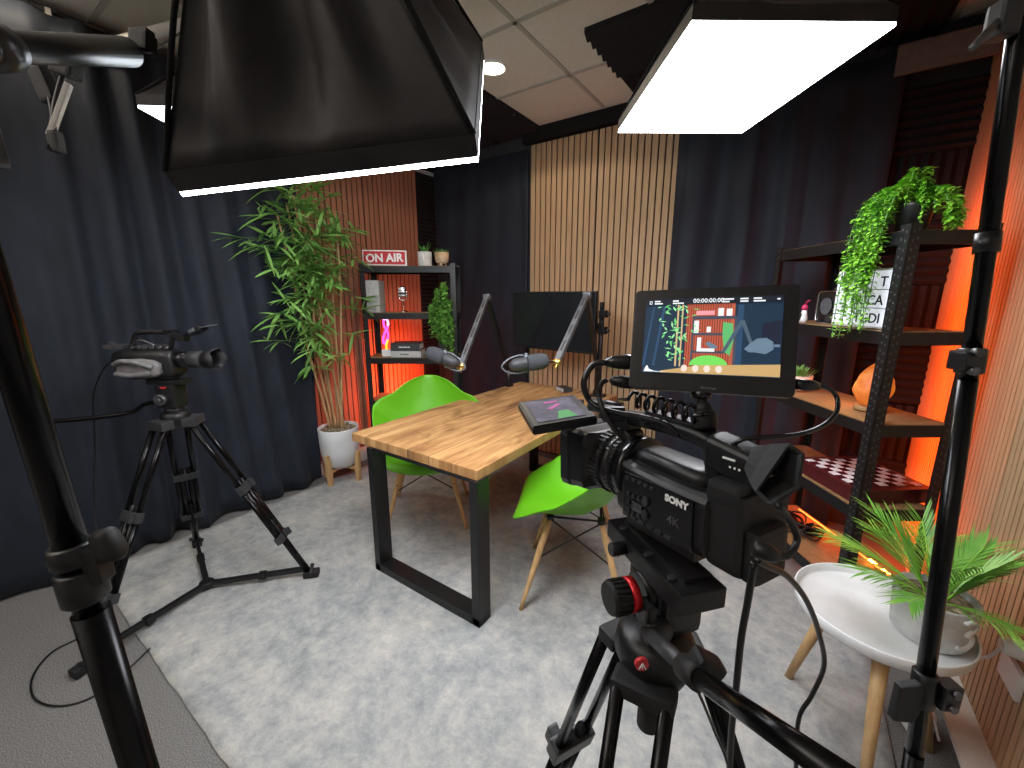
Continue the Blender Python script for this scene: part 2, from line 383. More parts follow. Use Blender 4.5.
# ---- slat panels
def slat_panel(label, org, ax, wd, h, nrm, m, group, n=12, name='slat_wall_panel'):
    """org: lower left corner on the wall; ax: direction along the wall; nrm: out of the wall"""
    t = thing(name, label, 'wall panel', org, 0, group); ax = Vector(ax); nrm = Vector(nrm)
    def pb(bm, u0, u1, z0, z1, d0, d1):
        c = ax * ((u0 + u1) / 2) + nrm * ((d0 + d1) / 2) + Vector((0, 0, (z0 + z1) / 2))
        s = Vector((abs(ax.x) * (u1 - u0) + abs(nrm.x) * (d1 - d0), abs(ax.y) * (u1 - u0) + abs(nrm.y) * (d1 - d0), z1 - z0))
        box(bm, c, s)
    bm = nb(); pb(bm, 0, wd, 0, h, 0, .008); obj('felt_backing', bm, M_felt, t)
    bm = nb(); p = wd / n
    for k in range(n): pb(bm, k * p + p * .11, k * p + p * .89, 0.001, h - .001, .008, .020)
    obj('slats', bm, m, t); return t
for k, nm in enumerate(('left of the two oak slat panels on the back wall', 'right of the two oak slat panels on the back wall, beside the softbox')):
    slat_panel(nm, (-1.995 + .605 * k, 3.2, .02), (1, 0, 0), .6, 2.655, (0, -1, 0), M_oak, 'oak slat panels on the back wall')
for k, nm in enumerate(('reddish slat wall panel behind the bamboo plant, next to the curtain', 'reddish slat wall panel behind the ON AIR shelf unit')):
    slat_panel(nm, (-3.14, 1.73 + .605 * k, .11), (0, 1, 0), .6, 2.56, (1, 0, 0), M_walnut, 'slat panels on the left wall')
nms = ['slat wall panel glowing orange in the right corner by the foam', 'slat wall panel on the right wall behind the palm plant, half orange half tan',
       'tan slat wall panel on the right wall above the white side table', 'tan slat wall panel at the right edge nearest the camera']
for k in range(4):
    slat_panel(nms[k], (.65, 3.19 - .605 * (k + 1), .10), (0, 1, 0), .6, 2.66, (-1, 0, 0), M_oak, 'slat panels on the right wall', 18)

# ---- acoustic foam
def foam_bm(sz, n=7, th=.025, dp=.028):
    """wedge tile in XY, ridges along X, rising to +Z"""
    bm = nb(); box(bm, (0, 0, th / 2), (sz, sz, th)); p = sz / n
    for k in range(n):
        y = -sz / 2 + p * k; tb = bmesh.new()
        pr = [(y, th), (y + p * .5, th + dp), (y + p, th)]
        a = [tb.verts.new((-sz / 2, q[0], q[1])) for q in pr]; c = [tb.verts.new((sz / 2, q[0], q[1])) for q in pr]
        tb.faces.new(a); tb.faces.new(c[::-1])
        for i in range(2): tb.faces.new((a[i], c[i], c[i + 1], a[i + 1]))
        bmesh.ops.recalc_face_normals(tb, faces=tb.faces); join(bm, tb)
    return bm
ORD = ['lowest', 'second from the floor', 'third from the floor', 'fourth from the floor', 'fifth from the floor', 'sixth from the floor', 'seventh from the floor', 'topmost']
proto = None
def foam_tile(M, label, group, sz=.33):
    global proto
    key = 'f%s' % sz
    if key not in ROOTM: ROOTM[key] = None
    if ROOTM[key] is None:
        o = obj('acoustic_foam_tile', foam_bm(sz), M_foam); ROOTM[key] = o
    else: o = ROOTM[key].copy(); COL.objects.link(o)
    o.matrix_basis = M; tag(o, label, 'acoustic foam', group)
for k in range(7):          # right corner on the back wall
    tilt = Matrix.Rotation(R(90), 4, 'X') @ Matrix.Rotation(R(90 * ((k) % 2)), 4, 'Z')
    foam_tile(Matrix.Translation((.465, 3.198, .335 + .335 * k)) @ tilt, 'dark wedge foam tile in the right corner, %s of its column' % (ORD[k] if k < 6 else 'topmost'), 'foam tiles in the right corner column')
for k in range(6):
    tilt = Matrix.Rotation(R(90), 4, 'X') @ Matrix.Rotation(R(90 * ((k) % 2)), 4, 'Z')
    foam_tile(Matrix.Translation((.13, 3.198, .335 + .335 * k)) @ tilt, 'dark wedge foam tile behind the right shelf unit, %s of its column' % (ORD[k] if k < 5 else 'topmost'), 'foam tiles behind the right shelf unit')
ORN = ['lowest of all'] + ['%s from the bottom' % w_ for w_ in 'second third fourth fifth sixth seventh eighth'.split()] + ['just under the top']
for k in range(9):          # left corner, on the left wall
    tilt = Matrix.Rotation(R(90), 4, 'Y') @ Matrix.Rotation(R(90), 4, 'Z') @ Matrix.Rotation(R(0), 4, 'Z')
    foam_tile(Matrix.Translation((-3.138, 3.065, .30 + .27 * k)) @ tilt, 'dark wedge foam tile between the reddish slats and the corner, %s' % ORN[k], 'foam tiles in the left corner column', .27)
for i in range(3):          # ceiling, left corner
    for j in range(2):
        foam_tile(Matrix.Translation((-2.09 - .405 * i, 2.57 + .405 * j, CEIL)) @ Matrix.Rotation(R(180), 4, 'X') @ Matrix.Rotation(R(90 * ((i + j + 1) % 2)), 4, 'Z'),
                  'dark ceiling foam tile above the left corner, %s row, %s' % (('front', 'rear')[j], ('nearest the oak slats', 'middle', 'against the left wall')[i]), 'foam tiles on the ceiling by the left corner', .40)
for i in range(3):
    for j in range(2):
        foam_tile(Matrix.Translation((-.82 + .505 * i, 2.46 + .505 * j, CEIL)) @ Matrix.Rotation(R(180), 4, 'X') @ Matrix.Rotation(R(90 * ((i + j) % 2)), 4, 'Z'),
                  'dark ceiling foam tile over the right side, %s row, %s' % (('front', 'rear')[j], ('nearest the downlight', 'middle, over the softbox', 'against the right wall')[i]), 'foam tiles on the ceiling by the right wall', .50)

b = nb(); box(b, (-3.13, 3.05, 2.715), (.03, .30, .15)); struct('trim_corner', b, M_felt)
# ---- curtains
def curtain(label, a, c, z0, z1, nrm, amp, wav, seed, name='curtain', flare=0, gather=0):
    a = Vector(a); c = Vector(c); L = (c - a).length; ax = (c - a).normalized(); nrm = Vector(nrm); NU = int(L / .018); NV = 26
    bm = nb(); rows = []
    for j in range(NV + 1):
        t = j / NV; z = z0 + (z1 - z0) * t; row = []
        for i in range(NU + 1):
            u = L * i / NU; s = u / wav
            ph = noise.noise(Vector((s * .45, seed, t * .5))) * 3.2
            g = 1 + gather * max(0, (u / L - .55)) * 3
            am = amp * (.45 + .75 * abs(noise.noise(Vector((s * .33, seed + 5, t * .9))))) * (1.1 - .55 * t)
            w_ = math.sin(2 * math.pi * s * (g if g < 1.01 else 1) + ph * 2)
            w_ = w_ * .55 + .45 * (1 - abs(math.sin(math.pi * s * .77 + ph)) * 2) ** 3
            off = am * w_ * g + flare * (1 - t) ** 3 * (.5 + .5 * noise.noise(Vector((s * .8, 3, seed))))
            off += .02 * noise.noise(Vector((s * .25, t * 2.2, seed + 9)))
            row.append(bm.verts.new(a + ax * u + nrm * (off + amp) + Vector((0, 0, z))))
        rows.append(row)
    for j in range(NV):
        for i in range(NU): f = bm.faces.new((rows[j][i], rows[j][i + 1], rows[j + 1][i + 1], rows[j + 1][i])); f.smooth = True
    o = single(name, bm, M_curtain, label, 'curtain')
    s = o.modifiers.new('thickness', 'SOLIDIFY'); s.thickness = .004; s.offset = 0
    return o
curtain('long black curtain along the left wall behind the second camera', (-3.06, -2.4, 0), (-3.06, 1.68, 0), .015, 2.72, (1, 0, 0), .060, .23, 2.0, flare=.05, gather=.5)
curtain('black curtain on the back wall left of the oak slats, by the mic arms', (-3.08, 3.17, 0), (-2.0, 3.17, 0), .015, 2.64, (0, -1, 0), .030, .27, 11.3)
curtain('wide navy black curtain between the oak slats and the right shelf unit', (-.785, 3.15, 0), (.31, 3.15, 0), .015, 2.66, (0, -1, 0), .065, .27, 21.9)
t = thing('curtain_rail', 'thin rail with clips that the long left curtain hangs from', 'curtain rail', (-3.03, -.35, 2.745))
b = nb(); cyl(b, (0, -2.05, 0), (0, 2.02, 0), .010); obj('rail', b, M_greymetal, t)
for k in range(9):
    b = nb(); box(b, (0, -1.8 + .46 * k, -.012), (.026, .02, .04), bev=.003); obj('clip', b, M_whitecable, t)

# ---- rug
b = nb(); NX, NY = 60, 60; rows = []
x0, x1, y0, y1 = -2.93, .42, .325, 3.08
for j in range(NY + 1):
    row = []
    for i in range(NX + 1):
        x = x0 + (x1 - x0) * i / NX; y = y0 + (y1 - y0) * j / NY
        if j == 0: y += .006 * noise.noise(Vector((x * 9, 0, 0)))
        if j < 3 and i < 20: y += .02 * max(0, (-2.3 - x))
        row.append(b.verts.new((x, y, .010 + .0015 * noise.noise(Vector((x * 6, y * 6, 0))))))
    rows.append(row)
for j in range(NY):
    for i in range(NX): f = b.faces.new((rows[j][i], rows[j][i + 1], rows[j + 1][i + 1], rows[j + 1][i])); f.smooth = True
for e in [e for e in b.edges if e.is_boundary]: pass
ret = bmesh.ops.extrude_edge_only(b, edges=[e for e in b.edges if e.is_boundary])
for v in [g for g in ret['geom'] if isinstance(g, bmesh.types.BMVert)]: v.co.z = .0005
single('rug', b, rug_material(), 'large mottled pale grey rug under the table and tripods', 'rug')
#@@FURN
# ================================================================= FURNITURE
# ---- table (world-aligned; long side along Y)
TX, TY = -1.428, 2.01
t = thing('studio_table', 'wooden plank table with black square steel legs in the middle of the room', 'table', (TX, TY, 0))
b = nb(); box(b, (0, 0, .7275), (.845, 1.60, .045), bev=.004); obj('tabletop', b, plank_material(), t)
for s in (-1, 1):
    y = s * .775; b = nb(); xc = .075
    for sx in (-1, 1): box(b, (xc + sx * .337, y, .36), (.042, .082, .69), bev=.003)
    box(b, (xc, y, .032), (.716, .082, .042), bev=.003); box(b, (xc, y, .698), (.66, .06, .012))
    obj('leg_frame', b, M_blackmetal, t)

# ---- armchairs
def shell(s, q):
    """s -1..1 across, q 0..1 from the front lip over the seat up the back (seat faces +Y)"""
    ks = [(0, .262, .385, .10, 0, 0), (.03, .262, .40, .165, 0, 0), (.08, .252, .43, .222, .0, 0), (.18, .19, .438, .25, .03, 0), (.34, .06, .418, .285, .13, .0), (.48, -.06, .420, .31, .215, .02),
          (.60, -.155, .470, .315, .225, .06), (.72, -.215, .575, .285, .150, .085), (.84, -.25, .70, .218, .055, .075), (.93, -.27, .80, .145, .01, .05), (.975, -.277, .836, .085, 0, .03), (1.0, -.280, .846, .03, 0, .01)]
    for a, c in zip(ks, ks[1:]):
        if q <= c[0] + 1e-9:
            t = (q - a[0]) / (c[0] - a[0]); t = t * t * (3 - 2 * t) if False else t
            v = [a[i] + (c[i] - a[i]) * t for i in range(1, 6)]; break
    y, z, hw, lift, fwd = v; e = abs(s)
    return Vector((hw * s * (1 + .06 * e ** 3 * (lift > .1)), y + fwd * e ** 2.2, z + lift * e ** 2.6 - .012 * (1 - e * e) * (q < .5)))
def make_chair(label, loc, rz):
    t = thing('armchair', label, 'chair', loc, rz, 'green shell armchairs at the table'); t.scale = (1.06, 1.06, 1.06)
    bm = nb(); NU, NV = 20, 30
    for side in (1,):
        g = [[bm.verts.new(shell(-1 + 2 * i / NU, j / NV)) for i in range(NU + 1)] for j in range(NV + 1)]
        for j in range(NV):
            for i in range(NU): f = bm.faces.new((g[j][i], g[j][i + 1], g[j + 1][i + 1], g[j + 1][i])); f.smooth = True
    o = obj('seat_shell', bm, M_green, t)
    m = o.modifiers.new('thickness', 'SOLIDIFY'); m.thickness = .008; m.offset = 0
    m = o.modifiers.new('smooth', 'SUBSURF'); m.levels = 1; m.render_levels = 1
    tops = [Vector((sx * .13, sy * .11 - .01, .405)) for sx, sy in ((-1, -1), (1, -1), (1, 1), (-1, 1))]
    feet = [Vector((sx * .235, sy * .225 - .01, .0)) for sx, sy in ((-1, -1), (1, -1), (1, 1), (-1, 1))]
    for a, f in zip(tops, feet):
        bm = nb(); tube(bm, [f, f.lerp(a, .15), f.lerp(a, .55), f.lerp(a, .80), a], [.0085, .010, .0145, .0155, .011], 12); lg = obj('leg', bm, M_beech, t)
        bm = nb(); c = f.lerp(a, .66); cyl(bm, c + Vector((0, -.018, 0)), c + Vector((0, .018, 0)), .0035, n=8); obj('bolt', bm, M_blackmetal, lg)
    bm = nb(); k = .62
    for i in range(4):
        j = (i + 1) % 4; tube(bm, [tops[i] - Vector((0, 0, .01)), feet[j].lerp(tops[j], .55)], .0035, 6); tube(bm, [tops[j] - Vector((0, 0, .01)), feet[i].lerp(tops[i], .55)], .0035, 6)
    for i in range(4): tube(bm, [tops[i], tops[(i + 1) % 4]], .005, 6); cyl(bm, tops[i] - Vector((0, 0, .01)), tops[i] + Vector((0, 0, .014)), .017, n=10)
    obj('wire_brace', bm, M_blackmetal, t); return t
make_chair('lime green shell armchair behind the table, left of it, facing the table', (-1.90, 1.78, .012), R(-140))
make_chair('lime green shell armchair on the near side of the table behind the camcorder', (-.80, 1.71, .012), R(114))

# ---- shelf units
TOPS = (.22, .60, .96, 1.32, 1.68)
def shelf_unit(label, loc, rz, wx, wy):
    """corner at loc, spans +x wx and +y wy; posts are punched steel angle"""
    t = thing('shelf_unit', label, 'shelf unit', loc, rz, 'black steel shelf units')
    for ix, iy in ((0, 0), (1, 0), (0, 1), (1, 1)):
        x = ix * wx; y = iy * wy; sx = 1 - 2 * ix; sy = 1 - 2 * iy; bm = nb()
        box(bm, (x + sx * .021, y + sy * .0015, .85), (.042, .003, 1.70)); box(bm, (x + sx * .0015, y + sy * .021, .85), (.003, .042, 1.70))
        p = obj('post', bm, M_blackmetal, t); bm = nb()
        for k in range(54):
            z = .03 + k * .031
            for q in (.014, .030):
                zz = z + (.008 if q > .02 else 0)
                box(bm, (x + sx * q, y - sy * .0006, zz), (.006, .0012, .009)); box(bm, (x - sx * .0006, y + sy * q, zz), (.0012, .006, .009))
        obj('punched_slots', bm, M_greymetal if False else mat('slot_grey_metal', (.05, .05, .055), (.07, .07, .075), .5, .3), p)  # slot pieces in a grey metal, paler than the black post
    for z in TOPS:
        bm = nb(); h = .048
        for y in (.004, wy - .004): box(bm, (wx / 2, y, z - h / 2 - .002), (wx - .004, .006, h))
        for x in (.004, wx - .004): box(bm, (x, wy / 2, z - h / 2 - .002), (.006, wy - .004, h))
        for y in (.012, wy - .012): box(bm, (wx / 2, y, z - .010), (wx - .01, .02, .003))
        sh = obj('shelf_frame', bm, M_blackmetal, t)
        bm = nb(); box(bm, (wx / 2, wy / 2, z - .004), (wx - .016, wy - .016, .008)); obj('board', bm, M_shelfwood, sh)
    return t
LS = W(3.3, -1.19); shelf_unit('black steel shelf unit in the left corner carrying the red sign', LS, YAW, .75, .30)
RS = W(1.52, 1.40); shelf_unit('black steel shelf unit on the right with the salt lamp and chess set', RS, YAW, .32, .75)
LM = Matrix.Translation(LS) @ Matrix.Rotation(YAW, 4, 'Z'); RM = Matrix.Translation(RS) @ Matrix.Rotation(YAW, 4, 'Z')
def L_(x, y, z): return LM @ Vector((x, y, z))
def R_(x, y, z): return RM @ Vector((x, y, z))
E = .0015
# ---- left shelf contents
t = thing('on_air_sign', 'red ON AIR sign with white letters on top of the left shelf unit', 'sign', L_(.19, .06, 1.68 + E), YAW)
b = nb(); box(b, (0, 0, .062), (.345, .022, .115), rot=(0, R(1.0), 0), bev=.003); obj('frame', b, M_letter, t)
b = nb(); box(b, (0, -.0115, .062), (.325, .004, .097), rot=(0, R(1.0), 0)); obj('red_face', b, M_red, t)
b = text_bm('ON AIR', .085, .0015, Matrix.Translation((0, -.0150, .033)) @ Matrix.Rotation(R(-1), 4, 'Y') @ Matrix.Rotation(R(90), 4, 'X'), 'CENTER', .0028); obj('lettering', b, M_letter, t)
t = thing('potted_succulent', 'pale grey ribbed pot with a spiky succulent, beside the ON AIR sign', 'potted plant', L_(.50, .08, 1.68 + E), YAW)
b = nb(); lathe(b, [(0, 0), (.052, 0), (.054, .004), (.055, .105), (.053, .108), (.048, .106), (.047, .09), (0, .09)], 32); obj('pot', b, M_concrete, t)
b = nb(); tube(b, [(-.004, -.055, .09), (.004, -.056, .075), (-.004, -.056, .055), (.004, -.056, .04)], .003, 6); obj('pot_motif', b, M_letter, t)
b = nb()
for k in range(16):
    a = k * 2.4; leaf(b, (0.012 * math.cos(a), .012 * math.sin(a), .09), (math.cos(a) * (.25 + .03 * k), math.sin(a) * (.25 + .03 * k), 1), .05 + .055 * (k % 4 == 0) + random.random() * .03, .022, .05, fold=.5)
obj('leaves', b, M_leaf3, t)
t = thing('potted_succulent', 'copper footed pot with a low dark succulent, right end of the top shelf', 'potted plant', L_(.635, .08, 1.68 + E), YAW)
b = nb(); lathe(b, [(0, .02), (.03, .02), (.048, .03), (.054, .06), (.055, .105), (.05, .105), (.048, .09), (0, .09)], 28); obj('pot', b, M_terra, t)
for k in range(3):
    a = k * 2.094 + .5; b = nb(); cyl(b, (.032 * math.cos(a), .032 * math.sin(a), 0), (.03 * math.cos(a), .03 * math.sin(a), .03), .008, .012, 8); obj('foot', b, M_terra, t)
b = nb()
for k in range(26):
    a = k * 2.4; r = .008 + .0016 * k; leaf(b, (r * math.cos(a), r * math.sin(a), .088), (math.cos(a) * .5, math.sin(a) * .5, 1), .035 + random.random() * .02, .014, .1, fold=.5)
obj('leaves', b, M_leaf3, t)
b = nb(); box(b, (0, 0, .125), (.105, .15, .25), bev=.003)
for k in range(3): box(b, (-.035 + .035 * k, -.076, .125), (.031, .004, .244), bev=.001)
single('storage_box', b, M_grey, 'upright pale grey ribbed box at the left end of the second shelf', 'box', L_(.085, .10, 1.32 + E), None, YAW)
t = thing('retro_microphone', 'small silver retro microphone standing on the left shelf unit', 'microphone', L_(.305, .10, 1.32 + E), YAW)
b = nb(); lathe(b, [(0, 0), (.034, 0), (.034, .006), (.01, .012), (.005, .016), (.005, .095), (0, .095)], 24); obj('base', b, M_chrome, t)
b = nb(); tube(b, [(-.030, 0, .175), (-.031, 0, .125), (-.022, 0, .102), (0, 0, .095), (.022, 0, .102), (.031, 0, .125), (.030, 0, .175)], .0045, 8, 4); obj('yoke', b, M_chrome, t)
b = nb(); loft(b, [[Vector((x * s, y * s * .9, z)) for x, y in rrect(.05, .042, .018)] for z, s in ((.118, .6), (.126, .95), (.16, 1), (.195, .97), (.205, .7), (.208, .3))])
for k in range(5): box(b, (0, -.001, .135 + .014 * k), (.053, .044, .004), bev=.001)
obj('grille_head', b, M_chrome, t)
b = nb(); box(b, (0, -.002, .146), (.0535, .0445, .012), bev=.001); obj('dark_band', b, M_blackletter, t)
t = thing('neon_lamp', 'small neon lamp with twisted pink tube and yellow stem on a white base', 'lamp', L_(.150, .10, .96 + E), YAW)
b = nb(); box(b, (0, 0, .028), (.075, .06, .056), bev=.004); obj('base', b, M_white, t)
b = nb(); tube(b, [(-.025, 0, .10), (-.028, 0, .14), (-.012, 0, .19), (.012, 0, .225), (.018, 0, .25)], .0085, 10, 6); tube(b, [(-.025, .0, .10), (-.012, 0, .112), (.004, 0, .13), (.014, 0, .17), (.010, 0, .205), (-.008, 0, .235), (-.016, 0, .27), (-.014, 0, .30)], .0085, 10, 6); obj('pink_tube', b, M_pink, t)
b = nb(); tube(b, [(.018, 0, .25), (.022, -.002, .275), (.014, -.004, .30), (-.002, -.004, .305), (-.014, 0, .30)], .009, 10, 5); obj('white_pink_tube', b, M_pinkw, t)
b = nb(); tube(b, [(-.002, -.004, .05), (-.004, -.004, .08), (.004, -.004, .115), (.012, -.004, .135)], .0085, 10, 5); obj('yellow_tube', b, M_yel, t)
t = thing('book', 'thick pale grey book lying at the bottom of the pair on the shelf', 'book', L_(.328, .10, .96 + E), YAW, 'pair of stacked books')
def book(t, dx, dy, dz, mc, line):
    b = nb(); box(b, (0, 0, .004), (dx, dy, .006)); box(b, (0, 0, dz - .003), (dx, dy, .006)); box(b, (0, -dy / 2 + .003, dz / 2), (dx, .006, dz - .004), bev=.001); obj('cover', b, mc, t)
    b = nb(); box(b, (0, .004, dz / 2), (dx - .012, dy - .012, dz - .013)); obj('pages', b, M_letter, t)
    b = nb()
    for k, (x, w_) in enumerate(line): box(b, (x, -dy / 2 - .0006, dz / 2), (w_, .001, .007))
    obj('spine_mark', b, M_letter if mc is not M_grey else M_darkgrey, t)
book(t, .245, .19, .052, M_grey, [(-.01, .07)])
t = thing('book', 'black book with a pale spine line lying on top of the grey book', 'book', L_(.322, .10, .96 + E + .053), YAW, 'pair of stacked books')
book(t, .235, .18, .062, M_darkgrey, [(-.035, .03), (.0, .03), (.03, .02)])

def trailing(t, strands, m, lsz, seed, per=.012, name='foliage'):
    rnd = random.Random(seed); bm = nb(); bs = nb()
    for pts in strands:
        pp = catmull(pts, 8); tube(bs, pp, .0016, 5)
        acc = 0
        for a, c in zip(pp, pp[1:]):
            n_ = max(1, int((c - a).length / per))
            for k in range(n_):
                q = a.lerp(c, k / n_)
                for _ in range(3):
                    an = rnd.random() * 6.283; d = Vector((math.cos(an), math.sin(an), rnd.uniform(-.5, .7)))
                    leaf(bm, q + d * .002, d, lsz * rnd.uniform(.6, 1.2), lsz * rnd.uniform(.45, .7), .5, Vector((rnd.uniform(-.5, .5), rnd.uniform(-.5, .5), 1)), 2, .2)
    obj('stems', bs, M_leaf3, t); return obj(name, bm, m, t)
t = thing('trailing_plant', 'bushy trailing plant in a grey pot, right side of the left shelf unit', 'potted plant', L_(.635, .062, .96 + E), YAW)
b = nb(); lathe(b, [(0, 0), (.042, 0), (.05, .10), (.053, .12), (.048, .12), (.045, .10), (0, .10)], 28); obj('pot', b, M_darkgrey, t)
rnd = random.Random(3); st = []
for k in range(34):
    x = rnd.uniform(-.075, .085); h = rnd.uniform(.30, .60) if -.04 < x < .05 else rnd.uniform(.22, .46); y = rnd.uniform(-.17, -.085)
    dn = rnd.uniform(.0, .16) if x > .02 else rnd.uniform(.15, .28)
    st.append([(0, 0, .10), (x * .4, -.075, .17), (x * .8, -.10, h * .8), (x, y, h), (x * 1.1, y - .01, h - .06), (x * 1.1, y, max(dn, h - .30))])
trailing(t, st, mat('mid_leaf_green', (.08, .25, .03), (.20, .44, .08), .5, 0, 12), .030, 5, .014)

# ---- right shelf contents
t = thing('trailing_plant', 'bright green trailing plant spilling over the front corner of the right shelf unit', 'potted plant', R_(.075, .085, 1.68 + E), YAW)
b = nb(); lathe(b, [(0, 0), (.045, 0), (.056, .09), (.058, .10), (.052, .10), (.05, .085), (0, .085)], 28); obj('pot', b, M_plastic, t)
st = []; rnd = random.Random(12)
for k in range(34):                                   # crown
    a = rnd.random() * 6.283; r = rnd.uniform(.02, .072); h = rnd.uniform(.12, .22)
    st.append([(0, 0, .09), (r * .5 * math.cos(a), r * .5 * math.sin(a), h), (r * math.cos(a), r * math.sin(a), h * .85), (r * 1.2 * math.cos(a), r * 1.2 * math.sin(a), h * .85 - rnd.uniform(.02, .10))])
for k in range(24):                                   # over the long side, hanging left of the post
    y = rnd.uniform(-.05, .12); x = rnd.uniform(-.145, -.095); e = rnd.uniform(-.36, -.12) if y > -.02 else rnd.uniform(-.2, -.02)
    st.append([(0, 0, .09), (-.06, y * .6, .16), (x * .9, y, .08), (x, y + .01, -.05), (x - .004, y + .015, -.05 + e * .6), (x, y + .02 + rnd.uniform(-.02, .02), -.05 + e)])
for k in range(8):
    x = rnd.uniform(.0, .05); st.append([(0, 0, .09), (x, -.07, .14), (x, -.125, .06), (x, -.13, rnd.uniform(-.02, .03))])
trailing(t, st, M_leaf2, .022, 8, .011)
t = thing('letter_light_box', 'white cinema letter board on the second shelf behind the trailing plant', 'letter board', R_(.06, .20, 1.32 + E), YAW)
# faces -x; long side along y
b = nb(); box(b, (0, 0, .118), (.035, .30, .232), bev=.004); obj('case', b, M_white, t)
b = nb(); box(b, (-.0180, 0, .118), (.003, .285, .215)); obj('lit_panel', b, emitter('lit_letter_panel', (.86, .88, 1), .55), t)
b = nb()
for k in (0, 1): box(b, (-.0205, 0, .082 + .072 * k), (.003, .287, .004))
obj('letter_rail', b, M_grey, t)
def face_text(s, y_right, z, size):  # reading direction runs towards -y (near end), seen from -x
    Mx = Matrix(((0, 0, -1, -.0215), (-1, 0, 0, y_right), (0, 1, 0, z), (0, 0, 0, 1)))
    return text_bm(s, size, .0006, Mx, 'RIGHT', .0008)
for s, z in (('T', .166), ('DUCA', .095), ('TGDI', .024)): obj('letter_row', face_text(s, -.098 if len(s) > 1 else -.104, z, .054), M_blackletter, t)
t = thing('retro_radio', 'dark box shaped retro radio with a rounded silver frame on the second shelf', 'radio', R_(.12, .40, 1.32 + E), YAW + R(-8)); t.scale = (1.15, 1.15, 1.1)
b = nb(); loft(b, [[Vector((x, y, z + .07)) for y, z in rrect(.15, .135, .022)] for x in (-.05, .05)], smooth=False); obj('body', b, M_shiny, t)
for x in (-.052, ): 
    b = nb(); tube(b, [(x, y, z + .07) for y, z in rrect(.148, .133, .022)], .0045, 8, 0, True); obj('silver_frame', b, M_chrome, t)
b = nb()
for k in range(6): box(b, (-.02 + .0 * k, -.0755, .03 + .016 * k), (.04, .002, .004))
obj('speaker_slots', b, M_greymetal, t)
b = nb(); cyl(b, (-.052, .01, .075), (-.056, .01, .075), .035, n=24); cyl(b, (-.052, -.052, .03), (-.060, -.052, .03), .010, n=14); obj('dial', b, M_silver, t)
t = thing('figurine', 'tiny white and dark figurine with a pink top in front of the radio', 'figurine', R_(.030, .515, 1.32 + E), YAW)
b = nb(); lathe(b, [(0, 0), (.016, 0), (.018, .02), (.013, .045), (.010, .06), (0, .062)], 16); obj('body', b, M_white, t)
b = nb(); box(b, (-.004, .006, .028), (.028, .02, .034), bev=.004); obj('dark_coat', b, M_blackletter, t)
b = nb(); lathe(b, [(0, .060), (.012, .064), (.014, .074), (.009, .086), (0, .09)], 14); tube(b, [(0, 0, .085), (0, -.01, .10), (0, -.025, .108)], .004, 6, 4); obj('pink_hat', b, mat('pink_paint', (.5, .02, .09), (.6, .03, .12), .5), t)
t = thing('potted_succulent', 'pale pink bowl with a small green succulent on the right shelf unit', 'potted plant', R_(.10, .60, .96 + E), YAW)
b = nb(); lathe(b, [(0, 0), (.035, 0), (.055, .02), (.068, .055), (.072, .085), (.067, .086), (.06, .07), (0, .07)], 28); obj('bowl', b, mat('blush_ceramic', (.62, .47, .42), (.70, .55, .50), .4), t)
b = nb()
for k in range(34):
    a = k * 2.4; r = .006 + .0014 * k; leaf(b, (r * math.cos(a), r * math.sin(a), .07), (math.cos(a) * (.2 + .02 * k), math.sin(a) * (.2 + .02 * k), 1), .05 + random.random() * .025, .014, .1, fold=.4)
obj('leaves', b, M_leaf, t)
t = thing('salt_lamp', 'glowing orange salt crystal lamp on the middle shelf behind the post', 'lamp', R_(.16, .21, .96 + E), YAW)
b = nb(); lathe(b, [(0, 0), (.052, 0), (.055, .006), (.055, .016), (.05, .02), (0, .02)], 28); obj('wooden_base', b, M_shelfwood, t)
b = nb(); bmesh.ops.create_icosphere(b, subdivisions=4, radius=1)
for v in b.verts:
    n_ = v.co.copy(); tt = (n_.z + 1) / 2; prof = (.068 * (1 - .55 * max(0, tt - .35) ** 1.1)); k = 1 + .09 * noise.noise(n_ * 2.1) + .05 * noise.noise(n_ * 5)
    v.co = Vector((n_.x * prof * k * 1.05, n_.y * prof * k, .115 + n_.z * .098 * (1 + .04 * noise.noise(n_ * 3))))
    v.co.x += .012 * tt
for f in b.faces: f.smooth = True
obj('salt_crystal', b, salt_material(), t)
lamp('salt_bulb', 'POINT', R_(.16, .32, 1.08), 1.0, (1, .35, .08), .05)
t = thing('chess_box', 'maroon and white chess board box on the lower shelf of the right unit', 'board game', R_(.185, .225, .60 + E), YAW + R(1))
b = nb(); box(b, (0, 0, .030), (.325, .345, .058), bev=.003); box(b, (0, 0, .0615), (.338, .358, .008), bev=.002); obj('box', b, M_maroon, t)
b = nb(); box(b, (0, 0, .0668), (.290, .290, .003))
for v in b.verts: v.co += Vector((0, .0, 0))
for v in b.verts: v.co.x += 0
o = obj('chequered_top', b, chess_material(), t)
for v in o.data.vertices: v.co += Vector((.152, .152, 0.002))
o.location = (-.152, -.152, -.002)
b = nb()
rnd = random.Random(4)
t = thing('cable_pile', 'tangled heap of dark cables and adapters on the bottom shelf', 'cables', R_(.13, .50, .22 + E), YAW)
for q in range(4):
    b = nb(); pts = []; 
    for k in range(16): a = k * 1.3 + q; pts.append((.085 * math.cos(a) * rnd.uniform(.5, 1.1), .14 * math.sin(a * .8) * rnd.uniform(.5, 1.1), .008 + .05 * rnd.random() * (k not in (0, 15))))
    tube(b, pts, .0045, 6, 5); obj('cable', b, M_cable, t)
for x, y in ((-.03, .05), (.04, -.06), (.02, .09)):
    b = nb(); box(b, (x, y, .022), (.05, .07, .034), (0, 0, x * 9), bev=.004); obj('adapter', b, M_maroon if x < 0 else M_shiny, t)
b = nb(); 
